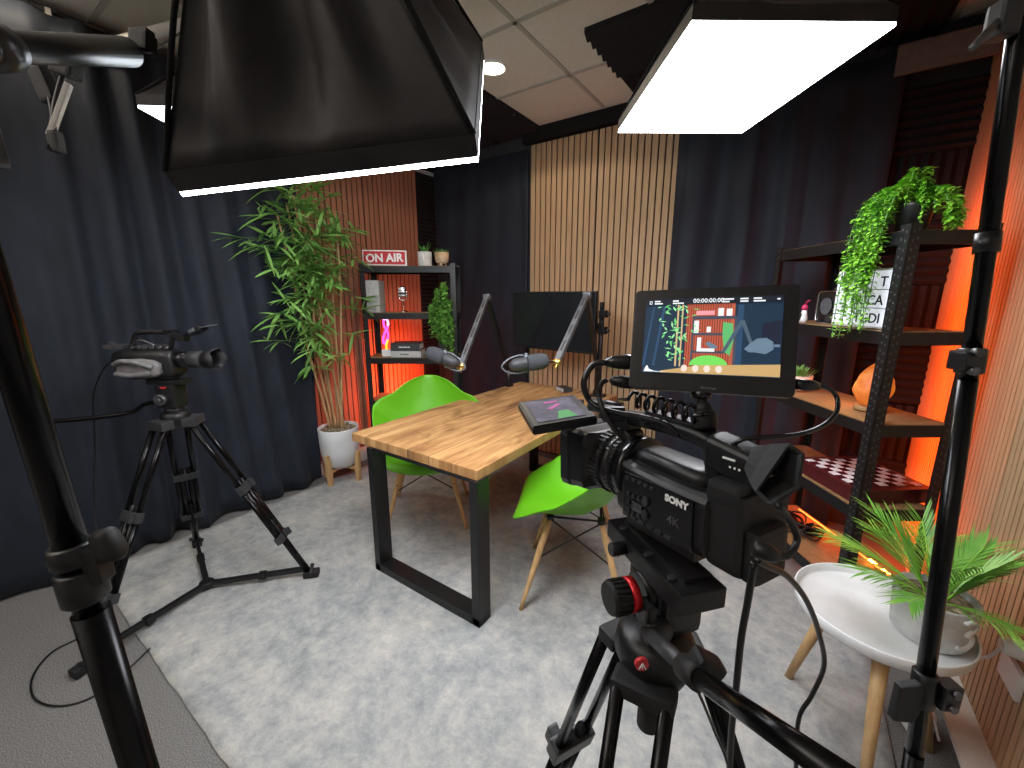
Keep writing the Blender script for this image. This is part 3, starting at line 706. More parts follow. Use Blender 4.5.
for k in range(5): box(b, (0, 0, .0015 + .003 * k), (.11, .15, .0026), (0, 0, .03 * k))
single('paper_stack', b, M_letter, 'small stack of white paper at the far end of the bottom shelf', 'paper', R_(.10, .655, .22 + E), None, YAW)
t = thing('led_strip', 'orange glowing LED strip along the back of the bottom right shelf', 'LED strip', R_(.285, .02, .22 + E), YAW)
b = nb(); tube(b, [(0, .03, .006), (.002, .3, .008), (0, .66, .006)], .004, 6, 6); obj('strip', b, emitter('dim_led_strip', (1, .2, .03), 4), t)
for y in (.09, .16): 
    b = nb(); box(b, (0, y, .014), (.014, .035, .008), bev=.003); obj('bright_diode', b, M_led, t)
t = thing('led_strip', 'orange glowing LED strip at the foot of the left shelf unit', 'LED strip', L_(.06, .27, .22 + E), YAW)
b = nb(); tube(b, [(0, 0, .006), (.3, .002, .008), (.62, 0, .006)], .004, 6, 6); obj('strip', b, emitter('dim_led_strip', (1, .2, .03), 4), t)

# ---- side table with palm
ST = Vector((.315, 1.555, .0))
t = thing('side_table', 'round white tray side table with pale wooden legs on the right', 'side table', ST - Vector((0, 0, 0)))
b = nb(); lathe(b, [(0, .460), (.195, .460), (.206, .464), (.214, .476), (.216, .504), (.2135, .506), (.211, .504), (.209, .482), (.203, .475), (0, .474)], 64); obj('tray_top', b, M_white, t)
for a in (R(143), R(272), R(23)):
    b = nb(); ca, sa = math.cos(a), math.sin(a); tube(b, [(.225 * ca, .225 * sa, 0), (.115 * ca, .115 * sa, .460)], [.0125, .021], 16); obj('leg', b, M_beech, t)
t = thing('potted_palm', 'artificial palm in a pale concrete face pot on the white side table', 'potted plant', ST + Vector((.110, -.015, .475 + E)), R(0))
b = nb(); lathe(b, [(0, 0), (.074, 0), (.084, .012), (.092, .135), (.090, .140), (.084, .138), (.081, .118), (0, .116)], 40); obj('pot', b, M_concrete, t)
b = nb()                                              # a raised curl on the side of the pot facing the room
def on_pot(a, z, r=.002): return Vector(((.084 + .008 * z / .14 + r) * math.cos(a), (.084 + .008 * z / .14 + r) * math.sin(a), z))
for off in (-52,): tube(b, [on_pot(R(off + dx), z) for dx, z in ((-11, .116), (1, .122), (12, .110), (11, .092), (-2, .080), (11, .068), (13, .045), (0, .033), (-11, .038))], .006, 8, 5)
obj('moulded_curl', b, M_white, t)
b = nb(); lathe(b, [(0, .122), (.045, .126), (.081, .122)], 20); obj('soil', b, M_soil, t)
rnd = random.Random(21); fr = nb(); lf = nb()
for k in range(20):
    a = R(137.5 * k); el = rnd.uniform(.55, 1.3); L = rnd.uniform(.17, .27)
    d0 = Vector((math.cos(a) * math.cos(el), math.sin(a) * math.cos(el), math.sin(el)))
    if d0.x > .35: d0 = Vector((.35, d0.y, d0.z + .2)).normalized(); L *= .75
    pts = [Vector((.02 * math.cos(a), .02 * math.sin(a), .12))]; d = d0.copy()
    for q in range(9): d = (d + Vector((0, 0, -.055))).normalized(); pts.append(pts[-1] + d * L / 9)
    tube(fr, pts, [.0022] * 5 + [.0014] * 5, 5)
    for q in range(2, 10):
        p = pts[q]; dd = (pts[q] - pts[q - 1]).normalized(); sd = dd.cross(Vector((0, 0, 1))).normalized()
        for sub in (0, .5):
            for sg in (-1, 1): leaf(lf, p.lerp(pts[q - 1], sub), dd * 1.25 + sd * sg * .55 + Vector((0, 0, rnd.uniform(-.1, .2))), (.13 if q < 7 else .085) * rnd.uniform(.75, 1.1), .0050, .3, seg=3)
for v in list(lf.verts) + list(fr.verts): v.co.x = min(v.co.x, .195)
obj('fronds', fr, M_leaf2, t); obj('leaflets', lf, M_palm, t)

# ---- bamboo
BP = W(3.09, -1.37)
t = thing('bamboo_plant', 'tall artificial bamboo in a white pot on a wooden stand by the left curtain', 'potted plant', BP)
b = nb(); lathe(b, [(0, .13), (.095, .13), (.125, .15), (.145, .25), (.152, .44), (.150, .447), (.140, .445), (.138, .42), (0, .42)], 40); obj('pot', b, M_ceramic, t)
st_ = nb(); box(st_, (0, 0, .118), (.26, .03, .022), (0, 0, R(20))); box(st_, (0, 0, .118), (.26, .03, .022), (0, 0, R(110))); sd_ = obj('stand', st_, M_beech, t)
for k in range(4):
    a = R(20 + 90 * k); ca, sa = math.cos(a), math.sin(a); b = nb()
    prism(b, [(.135, .0), (.160, .0), (.172, .26), (.148, .26), (.128, .12)], -.016, .016, Matrix.Rotation(a, 4, 'Z') @ Matrix.Rotation(R(90), 4, 'X')); obj('stand_leg', b, M_beech, sd_)
b = nb(); lathe(b, [(0, .424), (.07, .432), (.137, .425)], 24)
for k in range(30):
    a = k * 2.4; r = .02 + .0037 * k; tb = bmesh.new(); bmesh.ops.create_icosphere(tb, subdivisions=1, radius=.014 + .006 * random.random()); tb.transform(Matrix.Translation((r * math.cos(a), r * math.sin(a), .432))); join(b, tb, True)
obj('pebbles', b, M_soil, t)
rnd = random.Random(6)
# local directions: camera right (rgt) and away
rg = Vector((CS, SN, 0)); aw = Vector((-SN, CS, 0)); lv = nb(); tw = nb()
lf_ = Vector((.06, -1, 0))
tops = [(-.62, .0, 1.78), (-.50, .04, 1.86), (-.36, -.03, 1.92), (-.22, .03, 1.95), (-.10, .0, 1.95), (.02, .02, 1.90), (.14, -.02, 1.80), (-.28, -.06, 1.6)]
for i, (rx, ay, h) in enumerate(tops):
    p0 = rg * (-.05 + .014 * i) + aw * (.02 * ((i % 3) - 1)) + Vector((0, 0, .42)); p3 = (lf_ * (-rx * .50) if rx < 0 else rg * rx * .8) + aw * (ay * .5) + Vector((.02, 0, h + .18))
    pm = p0.lerp(p3, .45) + rg * (-.02 if i < 4 else .015); b = nb()
    pts = catmull([p0, p0.lerp(pm, .5), pm, pm.lerp(p3, .5) + rg * .01, p3], 5); n_ = len(pts)
    tube(b, pts, [(.011 if k % 4 else .0128) * (1 - .5 * k / n_) for k in range(n_)], 8); obj('cane', b, M_stalk, t)
    for k in range(8, n_):
        for q in range(2 if k > 10 else 1):
            if rnd.random() < (.40 if k < 15 else .12): continue
            an = rnd.random() * 6.283; left = rnd.random() < .55
            dv = ((lf_ * abs(math.cos(an)) + Vector((abs(math.sin(an)) * .55, 0, 0)) if left else rg * math.cos(an) + aw * math.sin(an) * .55) + Vector((0, 0, rnd.uniform(-.1, .55)))).normalized()
            Lb = rnd.uniform(.10, .34) * (1.2 if k < 15 else 1.0)
            if dv.dot(rg) > 0: Lb *= .62
            Lb *= .72 if left else 1; tip = pts[k] + dv * Lb; tip.z -= .03
            def clampw(p):
                wx = p.x + BP.x
                if wx < -2.88: p.x = -2.88 - BP.x + rnd.uniform(0, .03)
                return p
            tip = clampw(tip); tube(tw, [pts[k], pts[k].lerp(tip, .5) + Vector((0, 0, .012)), tip], .0016, 4)
            for m_ in range(rnd.randint(6, 8)):
                q_ = pts[k].lerp(tip, rnd.uniform(.45, 1)); a2 = rnd.random() * 6.283
                d = (dv * .8 + Vector((math.cos(a2), math.sin(a2), rnd.uniform(-.7, .5)))).normalized()
                leaf(lv, q_, d, rnd.uniform(.13, .21), rnd.uniform(.016, .024), rnd.uniform(.1, .6), Vector((rnd.uniform(-.6, .6), rnd.uniform(-.6, .6), 1)), 4, .25)
for v in lv.verts: v.co.x = max(v.co.x, -2.91 - BP.x)
obj('twigs', tw, M_leaf3, t); obj('leaves', lv, M_leaf, t)
#@@GEAR
# ================================================================= TABLE TOP GEAR
TZ = .75 + E
def mic_arm(label, base, top, end, mic_dir, spare=False):
    """scissor arm: clamp and dark lower arm up to an elbow, silver upper arm down to the mic"""
    t = thing('microphone_arm', label, 'microphone arm', base, 0, 'desk microphone arms'); base = Vector(base); top = Vector(top); end = Vector(end)
    b = nb(); box(b, base + Vector((0, 0, .014)), (.055, .055, .028), bev=.005); cyl(b, base + Vector((0, 0, .02)), base + Vector((0, 0, .11)), .019, n=20, bev=.002); cyl(b, base + Vector((0, 0, .11)), base + Vector((0, 0, .135)), .024, n=20, bev=.002); obj('clamp_base', b, M_plastic, t, True)
    lo = base + Vector((0, 0, .13)); d = (top - lo).normalized(); side = d.cross(Vector((0, 0, 1))).normalized(); b = nb()
    Ll = (top - lo).length; Ml = Matrix.Translation(lo) @ Matrix((side, d.cross(side) * 1, d)).transposed().to_4x4()
    box(b, (0, 0, Ll / 2), (.026, .034, Ll), bev=.003, M=Ml)
    obj('lower_arm', b, M_blackmetal, t, True)
    b = nb(); d2 = (end - top); s2 = d2.normalized().cross(Vector((0, 0, 1))).normalized(); up2 = s2.cross(d2.normalized())
    L = d2.length; Mx = Matrix.Translation(top) @ Matrix((s2, up2, d2.normalized())).transposed().to_4x4()
    for sy in (-1, 1): box(b, (0, .0125 * sy, L / 2), (.028, .004, L), bev=.001, M=Mx)
    for sx in (-1, 1): box(b, (.012 * sx, 0, L / 2), (.004, .024, L), M=Mx)
    obj('upper_arm', b, M_silver, t, True)
    b = nb()
    for k in range(4): box(b, (0, 0, L * (.16 + .22 * k)), (.0292, .0292 if False else .012, L * .14), bev=.002, M=Mx); box(b, (0, 0, L * (.16 + .22 * k)), (.012, .0300, L * .14), bev=.002, M=Mx)
    obj('arm_slots', b, M_blackletter, t, True)
    b = nb(); cyl(b, top - side * .024, top + side * .024, .021, n=20, bev=.002); obj('elbow', b, M_silver, t, True)
    b = nb(); cyl(b, end - s2 * .018, end + s2 * .018, .016, n=16, bev=.002); tube(b, [end, end + (end - top).normalized() * .02 + Vector((0, 0, -.02)), end + _r * -.02 + Vector((0, 0, -.01))], .008, 8); obj('end_joint', b, M_gold, t, True)
    if mic_dir is not None: b = nb(); tube(b, [end, Vector(mic_dir)], .006, 8); obj('mic_pivot', b, M_blackmetal, t, True)
    return end + Vector((0, 0, -.035))
def studio_mic(label, c, d):
    d = Vector(d).normalized(); c = Vector(c); t = thing('studio_microphone', label, 'microphone', c, 0, 'studio microphones on the desk arms')
    a = c - d * .095
    b = nb(); ring_tool(b, a, a + d, [(0, 0), (.012, .001), (.026, .018), (.032, .035), (.032, .080), (.029, .088), (0, .089)], 24); obj('mic_body', b, M_darkgrey, t, True)
    b = nb(); ring_tool(b, a + d * .086, a + d * 1.086, [(0, 0), (.033, .001), (.038, .01), (.040, .045), (.037, .08), (.026, .100), (0, .106)], 28); obj('windscreen', b, mat('grey_foam_windscreen', (.03, .032, .038), (.05, .052, .06), .95, 0, 200, bmp=.4), t, True)
    u_ = Vector((0, 0, 1)); b = nb(); tube(b, [c - d * .015 + u_ * .036, c - d * .05 + u_ * .042, c - d * .10 + u_ * .030, c - d * .130, c - d * .10 - u_ * .030, c - d * .05 - u_ * .042, c - d * .015 - u_ * .036], .0045, 8, 4); cyl(b, c - d * .015 - u_ * .044, c - d * .015 + u_ * .048, .008, n=12); obj('yoke', b, M_silver, t, True)
    return t
e = mic_arm('microphone arm on the far left table corner with its elbow raised', Vector((-1.82, 2.60, TZ)), P(487, 297, 2.80), P(461, 366, 2.20), P(447, 360, 2.13))
studio_mic('grey studio microphone at the left, pointing to the shelf unit', P(443, 358, 2.12), (P(420, 350, 2.14) - P(456, 365, 2.10)))
e = mic_arm('microphone arm at the back edge of the table in front of the screen', Vector((-1.14, 2.765, TZ)), P(587, 295, 2.50), P(557, 362, 1.98), P(533, 362, 1.93))
studio_mic('grey studio microphone over the table end, in front of the slats', P(529, 363, 1.92), (P(552, 360, 1.93) - P(510, 366, 1.90)))
# wall-side display
S0 = P(513, 319, 3.22); S1 = P(595, 324, 2.76); cc = (S0 + S1) / 2; ax = (S1 - S0); ax.z = 0; wd = ax.length; ax.normalize(); nn = Vector((ax.y, -ax.x, 0))
MM = Matrix((ax, nn * -1, Vector((0, 0, 1)))).transposed().to_4x4(); MM.translation = Vector((cc.x, cc.y, TZ))
t = thing('display_screen', 'large switched-off black display at the far end of the table', 'screen', M=MM)
zc = cc.z - TZ
b = nb(); box(b, (0, .012, zc), (wd, .03, .425), bev=.005); obj('housing', b, M_plastic, t)
b = nb(); box(b, (0, -.004, zc + .004), (wd - .018, .003, .40)); obj('screen_glass', b, M_screenoff, t)
b = nb(); box(b, (.26, .06, zc - .02), (.14, .035, .12), bev=.005); cyl(b, (.37, .075, .02), (.37, .075, zc + .14), .017, n=16); box(b, (.33, .06, zc - .02), (.12, .03, .04), bev=.004); box(b, (.37, .075, .008), (.09, .07, .016), bev=.003)
obj('stand_pole', b, M_blackmetal, t)
for z in (-.05, .06):
    b = nb(); box(b, (.385, .07, zc + z), (.05, .05, .05), bev=.006); cyl(b, (.40, .07, zc + z), (.435, .07, zc + z), .010, n=12); obj('pole_clamp', b, M_plastic, t)
t = thing('audio_interface', 'small dark box with a pale front near the back edge of the table', 'audio device', (-1.38, 2.70, TZ), R(-30))
b = nb(); box(b, (0, 0, .017), (.11, .075, .032), bev=.004); obj('case', b, M_darkgrey, t)
b = nb(); box(b, (0, -.0385, .017), (.10, .003, .024)); obj('front_plate', b, M_grey, t)
b = nb(); tube(b, [(-.05, 0, .02), (-.09, .02, .02), (-.10, .05, .006), (-.06, .07, .006), (0, .065, .004)], .0025, 6, 5); obj('lead', b, M_cable, t)
t = thing('sound_mixer', 'low dark sound mixer with pale knobs on the table behind the camcorder', 'audio mixer', (-1.12, 2.20, TZ), R(20))
b = nb(); prism(b, [(-.12, 0), (.12, 0), (.12, .055), (.06, .06), (-.12, .03)], -.11, .11, Matrix.Rotation(R(90), 4, 'Z') @ Matrix.Rotation(R(90), 4, 'X'), .004); obj('case', b, M_darkgrey, t)
for i in range(5):
    for j in range(3):
        b = nb(); cyl(b, (-.08 + .04 * i, -.07 + .05 * j, .035 + .007 * j), (-.08 + .04 * i, -.07 + .05 * j, .058 + .007 * j), .008, n=12); obj('knob', b, (M_letter, M_grey, M_yellow)[(i * 2 + j) % 3], t)

# ================================================================= LIGHT STANDS AND SOFTBOXES
def softbox(label, org, ex, ey, n, wd, ht, dp, mdiff, group='softboxes', seed=0, rim=.035):
    """org: centre of the diffuser; ex, ey: its axes; n: the way it shines"""
    ex = Vector(ex).normalized(); n = Vector(n).normalized(); ey = Vector(ey).normalized(); z = -n
    M = Matrix((ex, ey, z)).transposed().to_4x4(); M.translation = Vector(org)
    t = thing('softbox', label, 'softbox', group=group, M=M)
    b = nb(); box(b, (0, 0, -.003), (wd - .012, ht - .012, .004)); 
    # the diffuser cloth is wrapped over the front rim
    for s in (-1, 1): box(b, (s * (wd / 2 - .002), 0, .002), (.004, ht, .010)); box(b, (0, s * (ht / 2 - .002), .003), (wd, .004, .011))
    obj('diffuser', b, mdiff, t)
    b = nb(); th = .003
    for s in (-1, 1): box(b, (s * wd / 2, 0, rim / 2 + .006), (th, ht + th, rim)); box(b, (0, s * ht / 2, rim / 2 + .006), (wd + th, th, rim))
    obj('rim_band', b, M_softcloth, t)
    def fabric(bm, c0, c1, s0, s1, sd, pleat=False):
        NU, NV = 40, 14; g = []
        nr = ((c1 - c0).cross(s0 - c0)).normalized()
        if nr.dot((c0 + c1) / 2) < 0: nr = -nr
        for j in range(NV + 1):
            v = j / NV; row = []
            for i in range(NU + 1):
                u = i / NU; p = c0.lerp(c1, u).lerp(s0.lerp(s1, u), v)
                bulge = math.sin(math.pi * u) * math.sin(math.pi * v)
                fold = .026 * (1 - abs(math.sin(u * 7 + sd + 1.2 * v)) * 1.6) * math.sin(math.pi * u) * (.3 + .9 * v) * (1 - v) * 2
                p = p + nr * (-.028 * bulge + fold * min(1, v * 3) + .010 * noise.noise(Vector((u * 5, v * 3, sd))) * bulge * 2); 
                if pleat:
                    sm = lambda e0, e1, x: max(0, min(1, (x - e0) / (e1 - e0)))
                    p = p + nr * (.026 * sm(.13, .17, u) * (1 - sm(.30, .42, u)) + .018 * sm(.50, .56, u - .10 * v) * (1 - sm(.56, .80, u - .10 * v))) * min(1, v * 4)
                row.append(bm.verts.new(p))
            g.append(row)
        for j in range(NV):
            for i in range(NU): f = bm.faces.new((g[j][i], g[j][i + 1], g[j + 1][i + 1], g[j + 1][i])); f.smooth = True
    z0 = rim + .006; rr = .07
    C = [Vector((sx * wd / 2, sy * ht / 2, z0)) for sx, sy in ((-1, -1), (1, -1), (1, 1), (-1, 1))]
    S = [Vector((sx * rr, sy * rr, dp)) for sx, sy in ((-1, -1), (1, -1), (1, 1), (-1, 1))]
    for k in range(4):
        b = nb(); fabric(b, C[k], C[(k + 1) % 4], S[k], S[(k + 1) % 4], seed + k * 1.7, k == 0 and seed == 1); o = obj('side_panel', b, M_softcloth, t)
        m = o.modifiers.new('thickness', 'SOLIDIFY'); m.thickness = .002
    b = nb()
    for k in range(4): tube(b, [C[k], C[k].lerp(S[k], .5) + Vector((C[k].x, C[k].y, 0)).normalized() * .012, S[k]], .0045, 6, 4)
    obj('seam_rods', b, M_felt, t)
    b = nb(); lathe(b, [(.05, dp - .01), (.105, dp - .01), (.105, dp + .012), (.05, dp + .012)], 24); obj('speed_ring', b, M_greymetal, t)
    b = nb(); lathe(b, [(0, dp + .012), (.055, dp + .012), (.058, dp + .03), (.05, dp + .12), (.03, dp + .14), (0, dp + .14)], 24); obj('lamp_head', b, M_plastic, t)
    return t
e1 = Vector((.8419, .5312, .0955)); e2 = Vector((-.4694, .6332, .6154)); n_ = Vector((-.2664, .5629, -.7824))
softbox('large black softbox seen from behind at the top left, hiding the bamboo top', Vector((-.8443, .6303, 1.8153)) + e2 * .08, e1, e2, n_, .547, .675, .412, M_diff_near, seed=1)
q = [Vector(v) for v in ((-.307, 1.200, 2.101), (.103, 1.489, 2.101), (-.265, 2.056, 2.101), (-.675, 1.767, 2.101))]
ex = ((q[1] - q[0]) + (q[2] - q[3])).normalized(); ey = Vector((-ex.y, ex.x, 0))
softbox('glowing white softbox hanging over the table at the top right, facing down', sum(q, Vector()) / 4, ex, ey, (0, 0, -1), .503, .676, .34, M_diff_right, seed=4)
ya = YAW + R(4); fx = Vector((-math.sin(ya), math.cos(ya), 0)); fr_ = Vector((math.cos(ya), math.sin(ya), 0))
FC = Vector((-2.059, 0.603, 2.12)) + fx * .33 + fr_ * .24
softbox('distant softbox corner glowing at the far left below the ceiling', FC, fr_, fx, (0, 0, -1), .48, .66, .30, M_diff_far, seed=7)
b = nb(); cyl(b, FC + Vector((0, 0, .42)), Vector((FC.x, FC.y, CEIL - .006)), .008, n=12); cyl(b, Vector((FC.x, FC.y, CEIL - .02)), Vector((FC.x, FC.y, CEIL - .006)), .03, n=16)
single('ceiling_hanger', b, M_stand, 'thin black ceiling rod holding up the distant softbox at the far left', 'hanger')

def stand(label, base, top, r0, r1, collars, feet_dir, group='light stands'):
    base = Vector(base); top = Vector(top); t = thing('light_stand', label, 'light stand', base, 0, group); d = top - base
    segs = [0] + [c for c in collars] + [1]
    for k, (a, c) in enumerate(zip(segs, segs[1:])):
        r = r0 + (r1 - r0) * k / max(1, len(segs) - 2); b = nb(); cyl(b, base + d * a, base + d * c, r, n=24); obj('pole', b, M_stand, t, True)
    for k in range(3):
        a = feet_dir + k * 2 * math.pi / 3; f = base + Vector((.42 * math.cos(a), .42 * math.sin(a), .012)); s = base + d * .27
        b = nb(); cyl(b, f, s, .009, n=10); cyl(b, base + d * .10, f.lerp(s, .5), .006, n=8); l = obj('leg', b, M_stand, t, True)
        b = nb(); cyl(b, f - Vector((0, 0, .011)), f + Vector((0, 0, .014)), .014, n=12); obj('rubber_foot', b, M_rubber, l, True)
    return t, base, top, d
# left stand: carries the near softbox
lc_ = Vector((-.603, .062, 0)); lb = lc_ + _r * .050; lt = lc_ - _r * .050 + Vector((0, 0, 1.98))
t, base, top, d = stand('black light stand crossing the left edge in the foreground', lb, lt, .0165, .0140, [.56], R(200))
cz = 1.172
lo_n = lambda z: base + d * (z / d.z)
b = nb(); cyl(b, lo_n(cz - .050), lo_n(cz - .010), .0205, n=28, bev=.003); cyl(b, lo_n(cz - .005), lo_n(cz + .020), .0200, n=28, bev=.003); box(b, lo_n(cz - .004) + Vector((.018, .013, 0)), (.018, .018, .042), (0, 0, R(40)), bev=.003); obj('collar', b, M_plastic, t, True)
b = nb(); k0 = lo_n(cz + .012) + Vector((.018, .014, 0)); kd = Vector((.80, .55, .30)).normalized(); cyl(b, k0, k0 + kd * .012, .008, n=12)
Mk = Matrix.Translation(k0 + kd * .018) @ frame_to((0, 0, 0), kd); loft(b, [[Vector((x * s, y * s, z)) for x, y in rrect(.020, .038, .009)] for z, s in ((-.011, .75), (-.008, 1), (.006, 1), (.010, .8))], M=Mk); obj('clamp_knob', b, M_rubber, t, True)
b = nb(); box(b, top + Vector((0, 0, .03)), (.05, .05, .06), bev=.006); obj('tilt_bracket', b, M_plastic, t, True)
b = nb(); nh = Vector((-.8443, .6303, 1.8153)) + e2 * .08 + Vector((.2664, -.5629, .7824)) * .50; cyl(b, top + Vector((0, 0, .04)), nh, .010, n=12); obj('head_arm', b, M_stand, t, True)
# right stand
rb = Vector((.30, .655, 0)); rt_ = P(1017, -30, .52)
rb = P(912, 768, .62)*1.0 + (P(912, 768, .62) - P(1022, 0, .50)) * (P(912, 768, .62).z / (P(1022, 0, .50).z - P(912, 768, .62).z)); rb.z = 0
tp = P(1022, 0, .50); dd = (tp - rb); tpp = rb + dd * (2.16 / dd.z)
t, base, top, d = stand('black light stand in front of the white side table at the right edge', rb, tpp, .0115, .0098, [.36, .62], R(180))
def on(z): return base + d * (z / d.z)
for z, h in ((1.365, .017), (.885, .026)):
    b = nb(); cyl(b, on(z - h), on(z + h), .0150, n=24, bev=.002); c = on(z) + (-_f * .012 + _r * (-.020 if z > 1 else .02)); box(b, c, (.026, .022, h * 1.5), (0, 0, YAW), bev=.003)
    co = obj('collar', b, M_plastic, t, True)
    b = nb()
    for dz in (-.012, .012): cyl(b, c + Vector((0, 0, dz)) - aw * .008, c + Vector((0, 0, dz)) - aw * .016, .0055, n=12)
    obj('bolt', b, M_greymetal, co, True)
b = nb(); c = on(1.505); cyl(b, c, on(1.530), .0128, n=24); obj('sleeve', b, M_plastic, t, True)
b = nb(); cyl(b, on(2.14), Vector((-.286, 1.628, 2.52)), .011, n=14); obj('boom', b, M_stand, t, True)
c = P(1000, 20, .50); b = nb(); box(b, c + _r * .004, (.024, .024, .040), (0, 0, YAW), bev=.005); obj('top_clamp', b, M_darkgrey, t, True)
b = nb(); tube(b, [c + _r * -.002, P(988, 32, .49), P(972, 48, .48)], [.004, .005, .004], 8); obj('clamp_lever', b, M_greymetal, t, True)
c = P(910, 690, .60); b = nb(); prism(b, [(-.02, -.03), (.012, -.034), (.02, 0), (.012, .034), (-.02, .03)], -.006, .006, Matrix.Translation(c + Vector((0, 0, -.02))) @ Matrix.Rotation(YAW, 4, 'Z') @ Matrix.Rotation(R(90), 4, 'X'), .003); cyl(b, c + Vector((0, 0, -.02)), c + _r * .03 + Vector((0, 0, -.02)), .006, n=8); obj('clamp_knob', b, M_rubber, t, True)

# upper left boom arm with its clamps, near the left edge
t = thing('boom_arm', 'thick black boom arm crossing the top left corner, with a small clamp', 'boom arm', P(8, 50, .62))
b = nb(); a0 = Vector((-.612, .070, 1.66)); a1 = P(128, 52, .74); ax = (a1 - a0).normalized(); cyl(b, a0, a1, .0125, .0225, n=24, bev=.006); obj('padded_tube', b, M_plastic, t, True)
b = nb(); cyl(b, a0 + ax * .02, a0 + ax * .065, .020, n=24, bev=.008); obj('grip', b, M_plastic, t, True)
b = nb(); c = P(143, 42, .75); box(b, c, (.032, .028, .030), (0, R(10), YAW), bev=.005); box(b, P(145, 33, .75), (.020, .02, .010), (0, 0, YAW)); tube(b, [P(140, 48, .75), P(147, 54, .75), P(154, 55, .75)], .0045, 8, 3); obj('end_clamp', b, M_rubber, t, True)
bd_ = .70; t = thing('bracket_arm', 'pale folding bracket with black cords hanging below the boom arm', 'bracket', P(52, 100, bd_))
b = nb(); p0, p1 = P(69, 84, bd_), P(50, 136, bd_); dz = (p1 - p0); box(b, (0, 0, dz.length / 2), (.014, .008, dz.length), bev=.002, M=Matrix.Translation(p0) @ frame_to(p0, p1)); obj('pale_bar', b, M_trimwhite, t, True)
b = nb(); tube(b, [P(66, 66, bd_), P(60, 84, bd_), P(54, 110, bd_), P(50, 150, bd_)], .004, 8, 4); obj('cord', b, M_cable, t, True)
b = nb(); tube(b, [P(44, 64, bd_), P(34, 60, bd_), P(34, 72, bd_), P(44, 80, bd_), P(50, 100, bd_), P(56, 138, bd_)], .0035, 8, 5); obj('cord', b, M_cable, t, True)
for c_, s_, a_ in ((P(66, 68, bd_), (.034, .026, .028), 20), (P(46, 86, bd_ + .004), (.024, .024, .055), -14), (P(56, 142, bd_ + .004), (.016, .018, .034), 0)):
    b = nb(); box(b, c_, s_, (0, R(a_), YAW), bev=.005); obj('clamp', b, M_rubber, t, True)
b = nb(); p0, p1 = P(-34, 40, .475), P(3, 166, .475); box(b, (0, 0, (p1 - p0).length / 2), (.012, .010, (p1 - p0).length), bev=.002, M=Matrix.Translation(p0) @ frame_to(p0, p1))
single('bracket_arm', b, M_greymetal, 'pale grey bar poking in at the far left edge', 'bracket')
t = thing('ceiling_pipe', 'cream pipe running under the ceiling tiles at the top left', 'pipe', P(100, 45, 1.9))
b = nb(); cyl(b, P(230, 12, 1.75), P(30, 66, 2.15), .024, n=20); obj('pipe', b, M_trimwhite, t, True)
b = nb()
b = nb(); tube(b, [P(152, 50, .9), P(162, 45, 1.0), P(175, 36, 1.1), P(195, 25, 1.2)], .0028, 6, 4)
single('lamp_lead', b, M_cable, 'thin black lead from the boom clamp to the softbox', 'cable')

# ---- downlights
def downlight(label, x, y):
    t = thing('downlight', label, 'ceiling light', (x, y, CEIL), 0, 'round ceiling downlights')
    b = nb(); lathe(b, [(.070, -.001), (.090, -.001), (.092, -.006), (.088, -.010), (.072, -.010), (.070, -.001)], 40); obj('trim_ring', b, M_white, t)
    b = nb(); lathe(b, [(0, -.006), (.071, -.006), (.071, -.002), (0, -.002)], 40); obj('lens', b, M_down, t)
downlight('round warm downlight glowing in the ceiling between the two softboxes', -1.68, 2.24)
downlight('round warm downlight at the left behind the boom arm', -2.85, .45)
lamp('downlight_spill', 'SPOT', (-1.68, 2.24, 2.77), 25, (1, .86, .65), .06, (0, 0, 0)).data.spot_size = R(150)
lamp('downlight_spill_left', 'SPOT', (-2.85, .45, 2.77), 6, (1, .8, .6), .06, (0, 0, 0)).data.spot_size = R(150)

# ---- wall sockets
t = thing('wall_socket', 'white double wall socket with plug on the slats at the right edge', 'socket', (.622, 1.60, .40))
b = nb(); box(b, (0, 0, .0), (.012, .12, .080), bev=.003); obj('plate', b, M_white, t)
for y, z in ((-.03, .10), ): 
    b = nb(); cyl(b, (0.0, y, z), (-.045, y, z), .028, .022, n=16, bev=.004); obj('plug', b, M_white, t)
b = nb(); tube(b, [(-.04, -.03, .10), (-.05, -.03, .07), (-.04, .05, -.01), (-.055, .12, -.06), (-.06, .22, -.07), (-.10, .20, -.11), (-.11, .14, -.16), (-.12, .10, -.20)], .0045, 8, 6); obj('flex', b, M_whitecable, t)
t = thing('power_adapter', 'white plug adapter standing on the floor behind the side table', 'plug adapter', (.49, 1.70, .012), R(20))
b = nb(); box(b, (0, 0, .05), (.06, .09, .10), bev=.01); obj('case', b, M_white, t)
b = nb(); tube(b, [(0, 0, .09), (0, -.03, .12), (0, -.07, .11), (.01, -.09, .06)], .004, 6, 5); obj('flex', b, M_whitecable, t)

